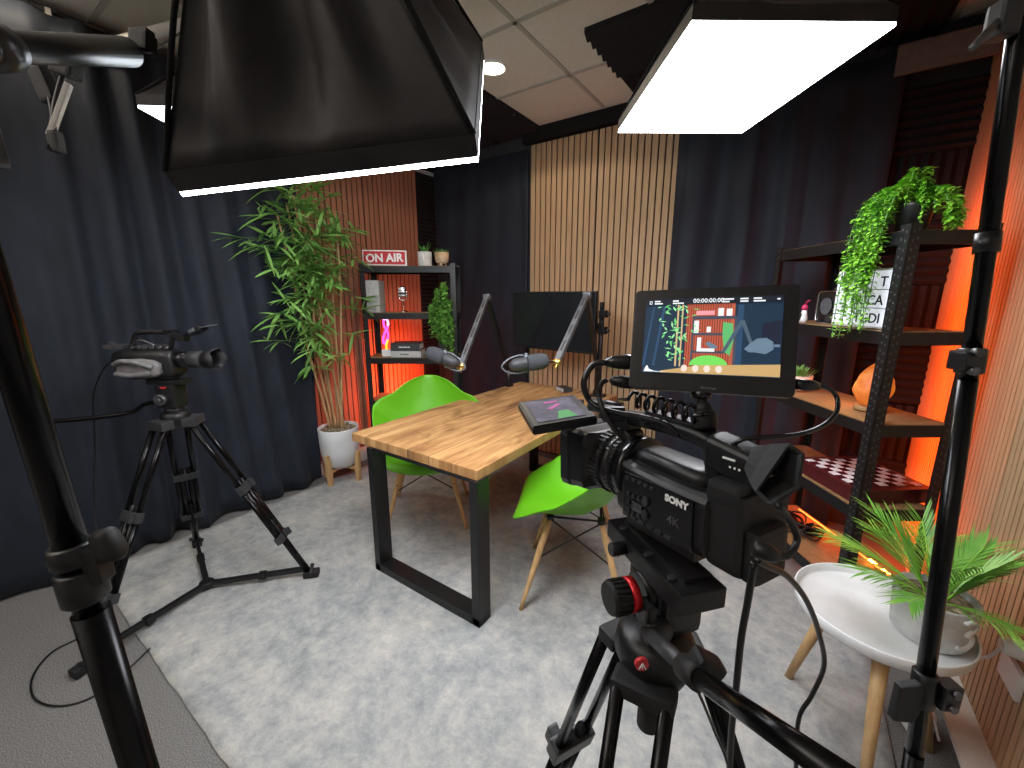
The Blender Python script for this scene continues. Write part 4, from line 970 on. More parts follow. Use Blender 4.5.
# ================================================================= CAMERA TRIPODS
def tripod(label, apex, feet, spread, name='camera_tripod', gap=.034, tr=.010, k1=.40, k2=.72, group='video tripods', bowl_r=.055, mid=False):
    apex = Vector(apex); t = thing(name, label, 'tripod', (apex.x, apex.y, 0), 0, group)
    b = nb(); ring_tool(b, apex + Vector((0, 0, .02)), apex + Vector((0, 0, -.98)), [(0, -.014), (bowl_r * .85, -.014), (bowl_r, 0), (bowl_r * 1.05, .02), (bowl_r * .8, .05), (bowl_r * .35, .07), (0, .07)], 28); obj('bowl', b, M_blackmetal, t, True)
    for f in feet:
        f = Vector(f); out = Vector((f.x - apex.x, f.y - apex.y, 0)).normalized(); s = Vector((-out.y, out.x, 0)); a = apex + out * (bowl_r + .012) - Vector((0, 0, .012))
        sk = 1 if spread else .62; b = nb(); box(b, a + Vector((0, 0, -.002)) - out * .008 * (sk < 1), (.052 * sk, gap * 2 + .03 * sk, .040 * (.55 if sk < 1 else 1)), Matrix((out, s, Vector((0, 0, 1)))).transposed(), bev=.006); lg = obj('leg', b, M_darkgrey if spread else M_rubber, t, True)
        m1 = a.lerp(f, k1); m2 = a.lerp(f, k2)
        b = nb()
        for q in (-1, 1): cyl(b, a + s * gap * q, m1 + s * gap * q, tr, n=14)
        obj('upper_tubes', b, M_stand, lg, True)
        b = nb()
        for q in (-1, 1): cyl(b, m1.lerp(a, .12) + s * gap * .45 * q, m2 + s * gap * .45 * q, tr * 1.1, n=14)
        for q in (-1, 1): cyl(b, m1 + s * gap * q, m2 + s * gap * q, tr * .9, n=12)
        obj('middle_tubes', b, M_stand, lg, True)
        b = nb(); cyl(b, m2.lerp(a, .15), f + (a - f).normalized() * .03, tr * 1.35, n=14); obj('lower_tube', b, M_stand, lg, True)
        rot = Matrix((out, s, Vector((0, 0, 1)))).transposed()
        dirm = frame_to(a, f)
        for m_, h in ((m1, .045), (m2, .04)):
            b = nb()
            zz = (f - a).normalized(); yy = s; xx = yy.cross(zz); Mx = Matrix((xx, yy, zz)).transposed().to_4x4(); Mx.translation = m_
            box(b, (0, 0, 0), (.030, gap * 2 + .028, h), bev=.005, M=Mx); box(b, (-.022, gap * .9, 0), (.022, .020, h * .9), bev=.005, M=Mx)
            obj('leg_clamp', b, M_darkgrey if mid else M_plastic, lg, True)
        b = nb(); box(b, f + Vector((0, 0, .018)), (.075, .045, .034), rot, bev=.008); cyl(b, f + Vector((0, 0, .02)) - s * .03, f + Vector((0, 0, .05)) + s * .03, .010, n=10); obj('foot', b, M_rubber, lg, True)
    if spread:
        c = sum((Vector(f) for f in feet), Vector()) / 3 + Vector((0, 0, spread)); b = nb(); cyl(b, c - Vector((0, 0, .014)), c + Vector((0, 0, .014)), .032, n=20, bev=.003); sp = obj('spreader', b, M_blackmetal, t, True)
        for f in feet:
            f = Vector(f); e_ = f + Vector((0, 0, .045)) + (c - f) * .06; dv = (e_ - c); rr = frame_to(c, e_); b = nb(); L = dv.length
            Mx = Matrix.Translation(c) @ rr; box(b, (0, 0, L * .30), (.026, .020, L * .6), bev=.003, M=Mx); box(b, (0, 0, L * .72), (.018, .026, L * .56), bev=.003, M=Mx); box(b, (0, 0, L * .56), (.034, .034, .035), bev=.005, M=Mx); obj('spreader_arm', b, M_blackmetal, sp, True)
    return t
# -- second camera's tripod (left)
AP = P(176, 418, 1.87)
FR, FN = Vector((-1.94, .966, .012)), Vector((-2.149, .153, .004)); FF = W(2.17, -1.86, .012)
tl_ = tripod('black tripod with floor spreader under the second camera at the left', (AP.x, AP.y, AP.z), [FR, FN, FF], .03, mid=True, gap=.036, tr=.012)
HB = Vector((AP.x, AP.y, AP.z + .022))
rx = _r.copy(); ry = aw.copy()        # camera right, and away
b = nb(); cyl(b, HB, HB + Vector((0, 0, .03)), .035, n=24, bev=.003); box(b, HB + Vector((0, 0, .085)), (.085, .075, .11), (0, 0, YAW), bev=.012); box(b, HB + Vector((0, 0, .15)) , (.16, .06, .022), (0, 0, YAW), bev=.004); hd = obj('fluid_head', b, M_plastic, tl_, True)
b = nb(); c = HB + Vector((0, 0, .075)) - ry * .038 - rx * .012; cyl(b, c, c - ry * .022, .026, n=24, bev=.003); cyl(b, c - ry * .02, c - ry * .032, .012, n=16); obj('tilt_dial', b, M_greymetal, hd, True)
b = nb(); box(b, HB + Vector((0, 0, .128)) - ry * .040 + rx * .0, (.022, .004, .008), (0, 0, YAW)); obj('red_mark', b, M_red, hd, True)
b = nb(); h0 = HB + Vector((0, 0, .06)) - rx * .04; tube(b, [h0, h0 - rx * .09 - Vector((0, 0, .018)), h0 - rx * .16 - Vector((0, 0, .055)) , h0 - rx * .30 - Vector((0, 0, .070)) - ry * .04, h0 - rx * .50 - Vector((0, 0, .078)) - ry * .08], .0105, 12, 6); obj('pan_handle', b, M_stand, hd, True)

# -- second camera (cinema camcorder pointing right)
CM = Matrix((rx * math.cos(R(0)) , ry, Vector((0, 0, 1)))).transposed().to_4x4(); CM.translation = HB + Vector((0, 0, .163))
t = thing('video_camera', 'second video camera at the left, pointing right on its tripod', 'camera', M=CM)
b = nb(); loft(b, [[Vector((x, y * s, .07 + z * s)) for y, z in rrect(.11, .125, .03)] for x, s in ((-.20, .6), (-.19, .9), (-.12, 1), (.02, 1), (.055, .88), (.06, .7))]); box(b, (-.06, 0, .012), (.20, .07, .022), bev=.004); obj('body', b, M_plastic, t)
b = nb(); loft(b, [[Vector((x, -.062 + y * s, .055 + z * s)) for y, z in rrect(.05, .085, .02)] for x, s in ((-.155, .55), (-.14, .9), (-.06, 1.0), (.0, .85), (.025, .5))]); obj('hand_grip', b, M_leather, t)
b = nb(); tube(b, [(-.15, -.085, .075), (-.11, -.095, .09), (-.05, -.095, .085), (.01, -.085, .062)], .010, 8, 5); tube(b, [(-.15, -.085, .035), (-.08, -.095, .03), (0, -.088, .040)], .011, 8, 5); obj('hand_strap', b, mat('grey_strap_webbing', (.12, .12, .125), (.20, .20, .21), .45), t)
b = nb(); ring_tool(b, (.055, 0, .085), (1.055, 0, .085), [(.030, 0), (.036, .002), (.036, .04), (.032, .042), (.032, .06)], 28); obj('lens_mount', b, M_shiny, t)
b = nb(); ring_tool(b, (.108, 0, .085), (1.108, 0, .085), [(.030, 0), (.037, .003), (.038, .055), (.035, .058), (.035, .066), (.037, .068), (.037, .076), (.028, .078)], 28); obj('lens_barrel', b, M_darkgrey, t)
b = nb(); n_p = 24; tb_ = []
for i in range(n_p):
    a = 2 * math.pi * i / n_p; tb_.append(.045 + .018 * abs(math.cos(a * 2)))
lo_ = [Vector((.178, .038 * math.cos(2 * math.pi * i / n_p), .085 + .038 * math.sin(2 * math.pi * i / n_p))) for i in range(n_p)]
hi_ = [Vector((.178 + tb_[i], .050 * math.cos(2 * math.pi * i / n_p), .085 + .050 * math.sin(2 * math.pi * i / n_p))) for i in range(n_p)]
loft(b, [lo_, hi_], cap=False); o = obj('petal_hood', b, M_rubber, t); m = o.modifiers.new('thickness', 'SOLIDIFY'); m.thickness = .003
b = nb(); tube(b, [(-.135, 0, .13), (-.125, 0, .165), (-.11, 0, .195), (-.08, 0, .205), (0, 0, .205), (.04, 0, .205)], .011, 10, 5); tube(b, [(.04, 0, .20), (.045, 0, .17), (.03, 0, .135)], .010, 8, 4); box(b, (.045, 0, .212), (.055, .03, .012), bev=.003); obj('top_handle', b, M_plastic, t)
b = nb(); box(b, (.085, 0, .185), (.05, .045, .035), (0, R(10), 0), bev=.006); tube(b, [(.09, 0, .175), (.11, 0, .19), (.13, .0, .20)], .008, 8, 4); box(b, (.165, 0, .212), (.06, .05, .022), (0, R(-25), 0), bev=.005); obj('viewfinder_arm', b, M_shiny, t)
b = nb(); box(b, (.155, -.026, .214), (.028, .003, .014), (0, R(-25), 0)); box(b, (.215, 0, .232), (.05, .035, .004), (0, R(-10), 0)); obj('pale_panel', b, M_silver, t)
b = nb(); box(b, (-.20, 0, .142), (.09, .05, .018), bev=.004); box(b, (-.225, 0, .155), (.02, .02, .016), bev=.003); box(b, (-.05, 0, .140), (.12, .07, .016), bev=.004)
for k in range(6): cyl(b, (-.10 + .03 * k, -.036, .142), (-.10 + .03 * k, -.044, .144), .006, n=10)
tube(b, [(-.10, -.04, .15), (-.05, -.05, .175), (0, -.04, .15)], .004, 6, 5); obj('top_controls', b, M_greymetal, t)
b = nb(); p = CM @ Vector((-.195, -.02, .09)); inv = CM.inverted()
tube(b, [p, P(107, 365, 1.88), P(99, 378, 1.9), P(93, 400, 1.92), P(95, 440, 1.95), P(94, 500, 1.98), P(100, 560, 1.95), FL_(112, 610), FL_(85, 634), FL_(52, 652), FL_(33, 676), FL_(34, 698), FL_(58, 706), FL_(92, 697), FL_(125, 672, .016), FL_(150, 648, .018)], .0035, 6, 8)
single('floor_cable', b, M_cable, 'thin black cable from the second camera looping over the carpet', 'cable')

# -- main tripod
AP2 = W(.46, .190, .990)
fts = [W(.42 + .37, .20 - .18, .012), W(.44, .60, .012), W(.10, -.03, .004)]
tm = tripod('black video tripod with a red logo dot under the main camcorder', (AP2.x, AP2.y, AP2.z), fts, 0, gap=.029, tr=.0090, k1=.36, k2=.66, bowl_r=.050, mid=False)
DCAM = R(27.5); CTILT = R(-3.3); Fd = (aw * math.cos(DCAM) - rg * math.sin(DCAM)).normalized(); Ld = Vector((0, 0, 1)).cross(Fd)   # lens direction and its left
CB = W(.485, .212, 0)
def mk(o, z): m = Matrix((Fd, Ld, Vector((0, 0, 1)))).transposed().to_4x4(); m.translation = Vector((o.x, o.y, z)); return m
CB = W(.485, .203, 0); DH = R(15); Fh = (aw * math.cos(DH) - rg * math.sin(DH)).normalized()
HM = Matrix((Fh, Vector((0, 0, 1)).cross(Fh), Vector((0, 0, 1)))).transposed().to_4x4(); HM.translation = Vector((CB.x, CB.y, AP2.z + .02)); HM = HM @ Matrix.Diagonal((.80, .90, .80, 1))
def hobj(name, b, m, par=None): b.transform(HM); return obj(name, b, m, par or tm, True)
b = nb(); cyl(b, (0, 0, 0), (0, 0, .028), .042, n=30, bev=.004); box(b, (-.005, 0, .062), (.11, .062, .075), bev=.014); cyl(b, (0, -.042, .070), (0, .042, .070), .034, n=28, bev=.004); fh = hobj('fluid_head', b, M_plastic)
b = nb(); box(b, (.01, .003, .118), (.215, .070, .034), bev=.003); box(b, (.01, -.004, .137), (.17, .044, .010), bev=.002); hobj('sliding_plate', b, M_blackmetal, fh)
for x in (-.06, .0, .08): b = nb(); cyl(b, (x, .028, .134), (x, .028, .139), .006, n=10); hobj('plate_screw', b, M_darkgrey, fh)
b = nb(); 
c0 = Vector((-.020, .060, .086)); cyl(b, c0, c0 + Vector((0, .012, 0)), .027, n=32); hobj('red_ring', b, M_redmetal, fh)
b = nb(); cyl(b, c0 + Vector((0, .012, 0)), c0 + Vector((0, .040, 0)), .0255, n=32, bev=.002)
for k in range(20):
    a = 2 * math.pi * k / 20; box(b, c0 + Vector((.0255 * math.cos(a), .024, .0255 * math.sin(a))), (.004, .020, .004), (0, -a, 0))
hobj('counterbalance_dial', b, M_rubber, fh)
b = nb(); cyl(b, (-.055, .025, .045), (-.055, .060, .045), .019, n=20, bev=.003); box(b, (-.045, .052, .068), (.030, .016, .040), bev=.005); hobj('arm_rosette', b, M_plastic, fh)
b = nb(); cyl(b, (.055, .035, .115), (.055, .062, .115), .012, n=14, bev=.002); hobj('plate_lock', b, M_plastic, fh)
b = nb(); p0 = HM @ Vector((-.055, .055, .045)); p1 = P(690, 672, .38); p2 = P(860, 790, .215); cyl(b, p0, p1, .0085, n=16); ph = obj('pan_handle', b, M_darkgrey, tm, True)
b = nb(); cyl(b, p1, p2, .0085, n=24); obj('handle_tube', b, M_stand, ph, True)
b = nb(); cyl(b, p1.lerp(p0, .12), p1.lerp(p2, .10), .0120, n=20, bev=.003); box(b, p1 + rg * .012 + Vector((0, 0, .005)), (.028, .02, .026), (0, R(30), YAW), bev=.005); obj('handle_clamp', b, M_rubber, ph, True)
b = nb(); cyl(b, AP2 - Vector((0, 0, .05)), AP2 - Vector((0, 0, .13)), .0155, n=20, bev=.006); obj('bowl_clamp_knob', b, M_rubber, tm, True)
lg_c = P(641, 662, .415)
b = nb(); cyl(b, lg_c, lg_c - aw * .004 - Vector((0, 0, 0)), .0068, n=20); rd = obj('red_logo_dot', b, M_red, tm, True)
b = nb(); z_ = lg_c - aw * .0052
for sx in (-1, 1): tube(b, [z_ + rg * .0035 * sx - Vector((0, 0, .0035)), z_ + Vector((0, 0, .0032))], .0007, 5)
tube(b, [z_ - Vector((0, 0, .003)), z_ + Vector((0, 0, .001))], .0006, 5); obj('white_mark', b, M_letter, rd, True)

# -- main camcorder; local x = lens direction, y = left, z = up; origin under the body
Fc = (Fd * math.cos(CTILT) + Vector((0, 0, math.sin(CTILT)))).normalized(); Uc = Fc.cross(Ld)
KM = Matrix((Fc, Ld, Uc)).transposed().to_4x4(); KM.translation = W(.508, .221, 1.130); KM = KM @ Matrix.Diagonal((.673, .902, .862, 1))
t = thing('camcorder', 'large black camcorder in the foreground with a field monitor on its handle', 'camera', M=KM)
LZ = .085
# body
b = nb()
def sect(x, w0, h0, cz_, r=.018, cy=0): return [Vector((x, cy + y, cz_ + z)) for y, z in rrect(w0, h0, r)]
loft(b, [sect(-.125, .080, .078, .064), sect(-.118, .098, .092, .064), sect(-.04, .102, .094, .064), sect(.06, .100, .096, .066), sect(.092, .098, .098, .072), sect(.10, .090, .094, .076)], smooth=False)
loft(b, [sect(-.11, .040, .03, .112, .012), sect(-.06, .062, .034, .112, .014), sect(.05, .060, .034, .114, .014), sect(.10, .044, .03, .112, .012)], smooth=True)
box(b, (-.01, 0, .012), (.17, .080, .016), bev=.003); obj('body', b, M_plastic, t)
b = nb(); box(b, (-.150, -.002, .072), (.065, .092, .110), bev=.012); box(b, (-.188, .008, .050), (.03, .060, .070), bev=.010); box(b, (-.145, .03, .120), (.06, .03, .03), bev=.008); obj('battery', b, M_rubber, t)
b = nb(); box(b, (-.015, .0500, .062), (.17, .006, .074), bev=.002); sp = obj('side_panel', b, M_shiny, t)
Ms = Matrix(((-1, 0, 0, 0), (0, 0, 1, .0534), (0, 1, 0, 0), (0, 0, 0, 1)))
b = text_bm('SONY', .0140, .0004, Ms.copy() @ Matrix.Diagonal((1.35, 1, 1, 1)) @ Matrix.Translation((.030, .084, 0)), 'LEFT', .0006); obj('maker_lettering', b, M_letter, sp)
b = text_bm('4K', .018, .0003, Ms.copy() @ Matrix.Diagonal((1.35, 1, 1, 1)) @ Matrix.Translation((.034, .052, 0)), 'LEFT', .0002); obj('format_lettering', b, mat('dim_grey_print', (.10, .10, .11), (.13, .13, .14), .3, .5), sp)
b = nb()
for i in range(5): box(b, (.055 - .016 * i, .054, .092), (.010, .003, .005), bev=.001)
for i in range(3):
    for j in range(3): cyl(b, (.052 - .014 * i, .052, .038 + .014 * j), (.052 - .014 * i, .0555, .038 + .014 * j), .0040, n=12)
for i in range(2): cyl(b, (.006, .052, .045 + .022 * i), (.006, .057, .045 + .022 * i), .008, n=16)
for i in range(6): box(b, (.06 - .022 * i, .0530, .029), (.014, .003, .006), bev=.001)
obj('control_buttons', b, M_darkgrey, sp)
b = nb(); box(b, (.028, .0545, .050), (.026, .002, .014), bev=.001); obj('small_display', b, M_silver, sp)
# lens
def axis(b, x0, prof, n=40): ring_tool(b, (x0, 0, LZ), (x0 + 1, 0, LZ), prof, n)
b = nb(); axis(b, .080, [(.03, 0), (.055, 0), (.057, .006), (.057, .028), (.054, .030), (.054, .036), (.056, .037)]); lz = obj('lens_barrel', b, M_shiny, t)
def ribbed(x0, x1, r, n):
    b = nb(); axis(b, x0, [(r - .003, 0), (r - .001, .0005), (r - .001, x1 - x0 - .0005), (r - .003, x1 - x0)])
    for k in range(n):
        a = 2 * math.pi * k / n; box(b, ((x0 + x1) / 2, r * math.cos(a) * .985, LZ + r * math.sin(a) * .985), (x1 - x0 - .003, .0042 * r / .05, .0032), (a, 0, 0))
    return b
for x0, x1, r, n in ((.112, .124, .0565, 44), (.148, .178, .0575, 44)): obj('focus_ring', ribbed(x0, x1, r, n), mat('ribbed_lens_rubber', (.016, .017, .019), (.024, .025, .028), .4), lz)
b = nb(); axis(b, .122, [(.045, 0), (.0555, .001), (.0555, .026), (.050, .03), (.050, .055), (.043, .06)]); obj('lens_sleeve', b, M_plastic, lz)
b = nb(); axis(b, .178, [(.052, 0), (.0535, .001), (.0535, .003), (.050, .004)]); obj('gold_line', b, M_gold, lz)
b = nb()
for k in range(7):
    a = R(40 + 14 * k); box(b, (.136, .0556 * math.cos(a), LZ + .0556 * math.sin(a)), (.004 if k % 2 else .007, .0014, .0025), (a, 0, 0))
obj('focus_scale', b, M_letter, lz)
# hood: hollow, chamfered rectangle
def hs(x, w0, h0, r): return [Vector((x, y * 1.06, LZ + z * 1.10)) for y, z in rrect(w0, h0, r, 3)]
b = nb(); loft(b, [hs(.172, .096, .096, .034), hs(.184, .112, .096, .022), hs(.190, .122, .098, .016), hs(.232, .128, .101, .014), hs(.236, .133, .106, .015), hs(.262, .136, .108, .015)], cap=False, smooth=False)
loft(b, [hs(.262, .136, .108, .015), hs(.262, .126, .098, .012), hs(.20, .110, .086, .012), hs(.19, .07, .07, .03)], cap=False, smooth=False); bmesh.ops.remove_doubles(b, verts=b.verts, dist=1e-5); hd = obj('lens_hood', b, M_plastic, t)
b = nb(); axis(b, .186, [(0, .0), (.02, .002), (.034, -.002), (.036, -.006)]); obj('front_glass', b, M_screenoff, lz)
# handle: loop over the body
b = nb(); HP = [(.100, 0, .112), (.118, 0, .135), (.130, 0, .158), (.110, 0, .172), (.03, 0, .176), (-.05, 0, .174), (-.085, 0, .166), (-.095, 0, .140), (-.098, 0, .112)]
hp = catmull(HP, 5); lo = []
for i, p in enumerate(hp):
    tn = (hp[min(i + 1, len(hp) - 1)] - hp[max(i - 1, 0)]).normalized(); nn_ = Vector((0, 1, 0)).cross(tn).normalized()
    lo.append([p + Vector((0, 1, 0)) * y + nn_ * z for y, z in rrect(.036, .024 if 6 < i < 30 else .034, .008, 3)])
loft(b, lo); box(b, (.130, 0, .166), (.05, .046, .026), bev=.007); hdl = obj('top_handle', b, M_plastic, t)
b = nb(); box(b, (.01, .0, .190), (.12, .022, .006), bev=.001); cyl(b, (.06, .017, .176), (.06, .024, .176), .007, n=14); obj('accessory_rail', b, M_greymetal, hdl)
# viewfinder at the rear of the handle
b = nb(); loft(b, [[Vector((x, y * s, z0 + z * s)) for y, z in rrect(.050, .050, .013)] for x, s, z0 in ((-.075, .6, .166), (-.09, .95, .160), (-.175, 1.0, .148), (-.185, .9, .146))], smooth=False); vf = obj('viewfinder', b, M_plastic, t)
b = nb(); box(b, (-.135, .0256, .162), (.022, .0012, .0025)); 
for i in range(3): box(b, (-.138 - .008 * i, .0258, .152), (.003, .0012, .0025))
obj('viewfinder_print', b, M_letter, vf)
b = nb(); base = [P(744, 468, .425), P(752, 447, .43), P(772, 449, .425), P(775, 478, .415), P(752, 488, .415)]
rim_ = [P(755, 492, .385), P(790, 443, .395), P(805, 454, .385), P(800, 489, .375), P(772, 508, .372)]
mid_ = [a_.lerp(c_, .5) + (a_.lerp(c_, .5) - sum(base, Vector()) / 5) * .06 for a_, c_ in zip(base, rim_)]
def dense(l): return [l[i].lerp(l[(i + 1) % 5], q / 3) for i in range(5) for q in range(3)]
loft(b, [dense(base), dense(mid_), dense(rim_)], cap=False, smooth=False); o = obj('eyecup', b, M_rubber, vf, True); m = o.modifiers.new('thickness', 'SOLIDIFY'); m.thickness = .004
b = nb(); box(b, (-.187, 0, .146), (.006, .038, .034)); obj('eyepiece_glass', b, M_screenoff, vf)
# flip-out screen: lies flat, picture upwards, off the front left of the handle
NL, NR, FR_, FL = P(533, 427, .57), P(598, 416, .60), P(574, 394, .69), P(518, 402, .66)
def slab(c4, t0, t1):
    bm = nb(); nz = (c4[1] - c4[0]).cross(c4[3] - c4[0]).normalized(); loft(bm, [[p + nz * t0 for p in c4], [p + nz * t1 for p in c4]], smooth=False); return bm
def inq(u, v): return (NL.lerp(NR, u)).lerp(FL.lerp(FR_, u), v)
b = slab([NL, NR, FR_, FL], -.014, 0); bmesh.ops.bevel(b, geom=b.edges[:], offset=.002, segments=2, affect='EDGES'); lc = obj('flip_screen', b, M_plastic, t, True)
b = slab([inq(.10, .10), inq(.86, .10), inq(.86, .90), inq(.10, .90)], 0, .0008); obj('screen_picture', b, mat('dim_flip_screen', (.035, .03, .045), (.09, .08, .11), .6, 0, 40, spec=.2, emit=(.25, .23, .3), es=.12), lc, True)
b = slab([inq(.42, .12), inq(.72, .12), inq(.66, .38), inq(.50, .38)], .0009, .0013); obj('green_patch', b, mat('screen_green', (.03, .12, .035), (.05, .16, .06), .6, spec=.2, emit=(.15, .6, .2), es=.3), lc, True)
b = slab([inq(.36, .52), inq(.42, .48), inq(.62, .62), inq(.58, .68)], .0009, .0013); join(b, slab([inq(.38, .74), inq(.60, .74), inq(.60, .80), inq(.38, .80)], .0009, .0013)); obj('pink_patch', b, mat('screen_pink', (.15, .03, .1), (.2, .05, .14), .6, spec=.2, emit=(.7, .15, .45), es=.35), lc, True)
b = nb(); cyl(b, P(590, 404, .60), P(622, 410, .575), .010, n=14); box(b, P(612, 412, .58), (.03, .03, .022), (0, 0, YAW), bev=.004); cyl(b, P(604, 418, .575), P(604, 408, .575), .007, n=12); obj('screen_hinge', b, M_plastic, lc, True)

# -- coiled lead on the handle
b = nb(); pts = []
for k in range(7 * 14):
    u = k / (7 * 14 - 1); a = u * 7 * 2 * math.pi; pts.append(KM @ Vector((.105 - .165 * u, .012 + .008 * math.cos(a), .208 - .002 * u + .012 * math.sin(a))))
pts = [KM @ Vector((.15, .01, .20))] + pts + [KM @ Vector((-.075, .01, .21))]
tube(b, pts, .0026, 8)
single('coiled_lead', b, M_shiny, 'black coiled lead lying along the camcorder handle', 'cable')

# -- field monitor
TLm, TRm, BRm, BLm = P(634, 291, .55), P(799, 284, .466), P(797, 398, .458), P(630, 388, .54)
cm_ = (TLm + TRm + BRm + BLm) / 4; ex = ((TRm - TLm) + (BRm - BLm)); mw = ex.length / 2; ex.normalize(); ey = ((TLm - BLm) + (TRm - BRm)); mh = ey.length / 2; ey = (ey - ex * ey.dot(ex)).normalized(); ez = ex.cross(ey)
MMn = Matrix((ex, ey, ez)).transposed().to_4x4(); MMn.translation = cm_
t = thing('field_monitor', 'black field monitor on the camcorder showing the shelf, bamboo and microphone', 'monitor', M=MMn)
b = nb(); prism(b, rrect(mw, mh, .006), -.022, 0, None, .0012); fm = obj('housing', b, M_plastic, t)
sw, sh_ = mw * .83, mh * .735; sy = .004
b = nb(); box(b, (0, sy, .0006), (sw, sh_, .0012)); obj('dark_glass', b, M_screenoff, t)
def scr(name, polys, c, s=1.0, z=.0014, dz=.0003):
    """flat shapes of the picture on the screen, in 0..1 screen units"""
    bm = nb()
    for p in polys: prism(bm, [(-sw / 2 + x * sw, sy + sh_ / 2 - y * sh_) for x, y in p], z, z + dz)
    return obj(name, bm, emitter('screen_' + name, c, s), t)
def rc(x0, y0, x1, y1): return [(x0, y0), (x1, y0), (x1, y1), (x0, y1)]
scr('picture_curtain', [rc(.0, .0, 1, 1)], (.008, .026, .055), 1)
scr('picture_fold', [[(.06, .1), (.075, .1), (.02, .9), (0, .9)], [(.14, .1), (.16, .1), (.10, .9), (.08, .9)], [(.70, .1), (.74, .1), (.74, .86), (.70, .86)]], (.02, .06, .13), 1, .0018)
scr('picture_slats', [rc(.33, .08, .68, .92)], (.42, .09, .05), 1, .0018)
scr('picture_slat_lines', [rc(.34 + .018 * k, .08, .346 + .018 * k, .92) for k in range(18)], (.18, .03, .02), 1, .0021, .0002)
scr('picture_shelf', [rc(.38, .24, .70, .28), rc(.38, .46, .66, .49), rc(.38, .69, .66, .72), rc(.375, .24, .39, .90), rc(.68, .24, .70, .90)], (.05, .06, .09), 1, .0024)
scr('picture_sign', [rc(.40, .17, .535, .225)], (.75, .30, .35), 1, .0024)
scr('picture_white', [rc(.39, .30, .425, .46), rc(.485, .38, .515, .45), rc(.42, .52, .45, .66), rc(.42, .66, .55, .70), rc(.56, .14, .60, .24), rc(.62, .15, .66, .24)], (.75, .78, .80), 1, .0028)
scr('picture_shelf_plant', [[(.60, .32), (.67, .34), (.68, .55), (.66, .75), (.62, .70), (.60, .50)]], (.10, .42, .14), 1, .0029)
rnd = random.Random(2); pl = []
for k in range(70):
    yy = rnd.uniform(.08, .82); xx = .245 + rnd.uniform(-.12, .14) * (1 if yy < .55 else .55); a = rnd.uniform(0, 6.28); l_ = rnd.uniform(.03, .065); ca, sa = math.cos(a), math.sin(a) * 1.5
    pl.append([(xx, yy), (xx + l_ * .5 * ca - .006 * sa, yy + l_ * .5 * sa + .008 * ca), (xx + l_ * ca, yy + l_ * sa), (xx + l_ * .5 * ca + .006 * sa, yy + l_ * .5 * sa - .008 * ca)])
scr('picture_canes', [[(.255, .08), (.268, .08), (.272, .9), (.258, .9)], [(.29, .08), (.302, .08), (.305, .9), (.293, .9)]], (.55, .40, .22), 1, .0026)
for i, c in enumerate(((.13, .52, .16), (.30, .72, .32))):
    bm = nb()
    for p in pl[i::2]:
        q_ = [bm.verts.new((-sw / 2 + min(.99, max(.01, x)) * sw, sy + sh_ / 2 - min(.95, max(.05, y)) * sh_, .0030 + .0002 * i)) for x, y in p]; bm.faces.new(q_)
    obj('picture_bamboo', bm, emitter('screen_bamboo%d' % i, c, 1), t)
scr('picture_chair', [[(.37 + .14 + .14 * math.cos(a_ / 10 * math.pi), .88 - .13 * math.sin(a_ / 10 * math.pi)) for a_ in range(11)]], (.15, .62, .10), 1, .0032)
scr('picture_table', [[(.15, .97), (.45, .88), (1, .84), (1, .99), (.15, .99)]], (.50, .33, .14), 1, .0034)
scr('picture_display', [[(.87, .34), (.99, .30), (.99, .62), (.87, .60)]], (.008, .012, .03), 1, .0030)
scr('picture_arm', [[(.60, .70), (.62, .72), (.74, .34), (.72, .30)], [(.72, .30), (.75, .30), (.82, .62), (.80, .64)]], (.06, .10, .14), 1, .0033)
scr('picture_mic', [[(.755, .66), (.80, .58), (.84, .53), (.90, .52), (.945, .57), (.95, .66), (.90, .72), (.83, .70), (.79, .70)], [(.95, .60), (.99, .60), (.99, .63), (.95, .63)], [(.48, .60), (.50, .57), (.56, .62), (.57, .66), (.52, .66)]], (.12, .19, .26), 1, .0036)
scr('picture_menu_dots', [[(cx_ + .024 * math.cos(a_ / 12 * 2 * math.pi), .925 + .046 * math.sin(a_ / 12 * 2 * math.pi)) for a_ in range(12)] for cx_ in (.335, .42, .505, .59)], (.72, .62, .55), 1, .0038)
scr('picture_bars', [rc(0, 0, 1, .085)], (.006, .010, .02), 1, .0036)
scr('picture_histogram', [[(.02, .985), (.03, .93), (.045, .90), (.06, .95), (.10, .975), (.20, .985)]], (.8, .85, .9), 1, .0038)
def st(s, x, y, size, al='LEFT'): return text_bm(s, size, .0001, Matrix.Translation((-sw / 2 + x * sw, sy + sh_ / 2 - y * sh_, .0042)), al, .00008)
b = st('00:00:00:00', .37, .066, .0074)
for tx in (('Memory out', .585, .035, .0034), ('None', .585, .075, .0034), ('SPEED', .71, .035, .0030), ('50.00', .71, .072, .0036), ('SIGNAL', .80, .035, .0030), ('No card', .80, .072, .0036), ('1920x1080', .075, .075, .0034), ('Source', .075, .038, .0026), ('LUT', .215, .038, .0026), ('Rec 709', .215, .075, .0034)):
    if tx[0] in ('Memory out', 'None', '50.00', 'No card', '1920x1080', 'Rec 709', 'Source', 'LUT', 'SPEED', 'SIGNAL'):
        pass
marks = nb()
for x, y, w_ in ((.07, .035, .045), (.07, .066, .065), (.215, .035, .045), (.215, .066, .085), (.585, .030, .08), (.585, .062, .05), (.71, .030, .055), (.71, .062, .055), (.80, .030, .055), (.80, .062, .08), (.955, .045, .02)):
    box(marks, (-sw / 2 + (x + w_ / 2) * sw, sy + sh_ / 2 - y * sh_, .0041), (w_ * sw, .0016, .0003))
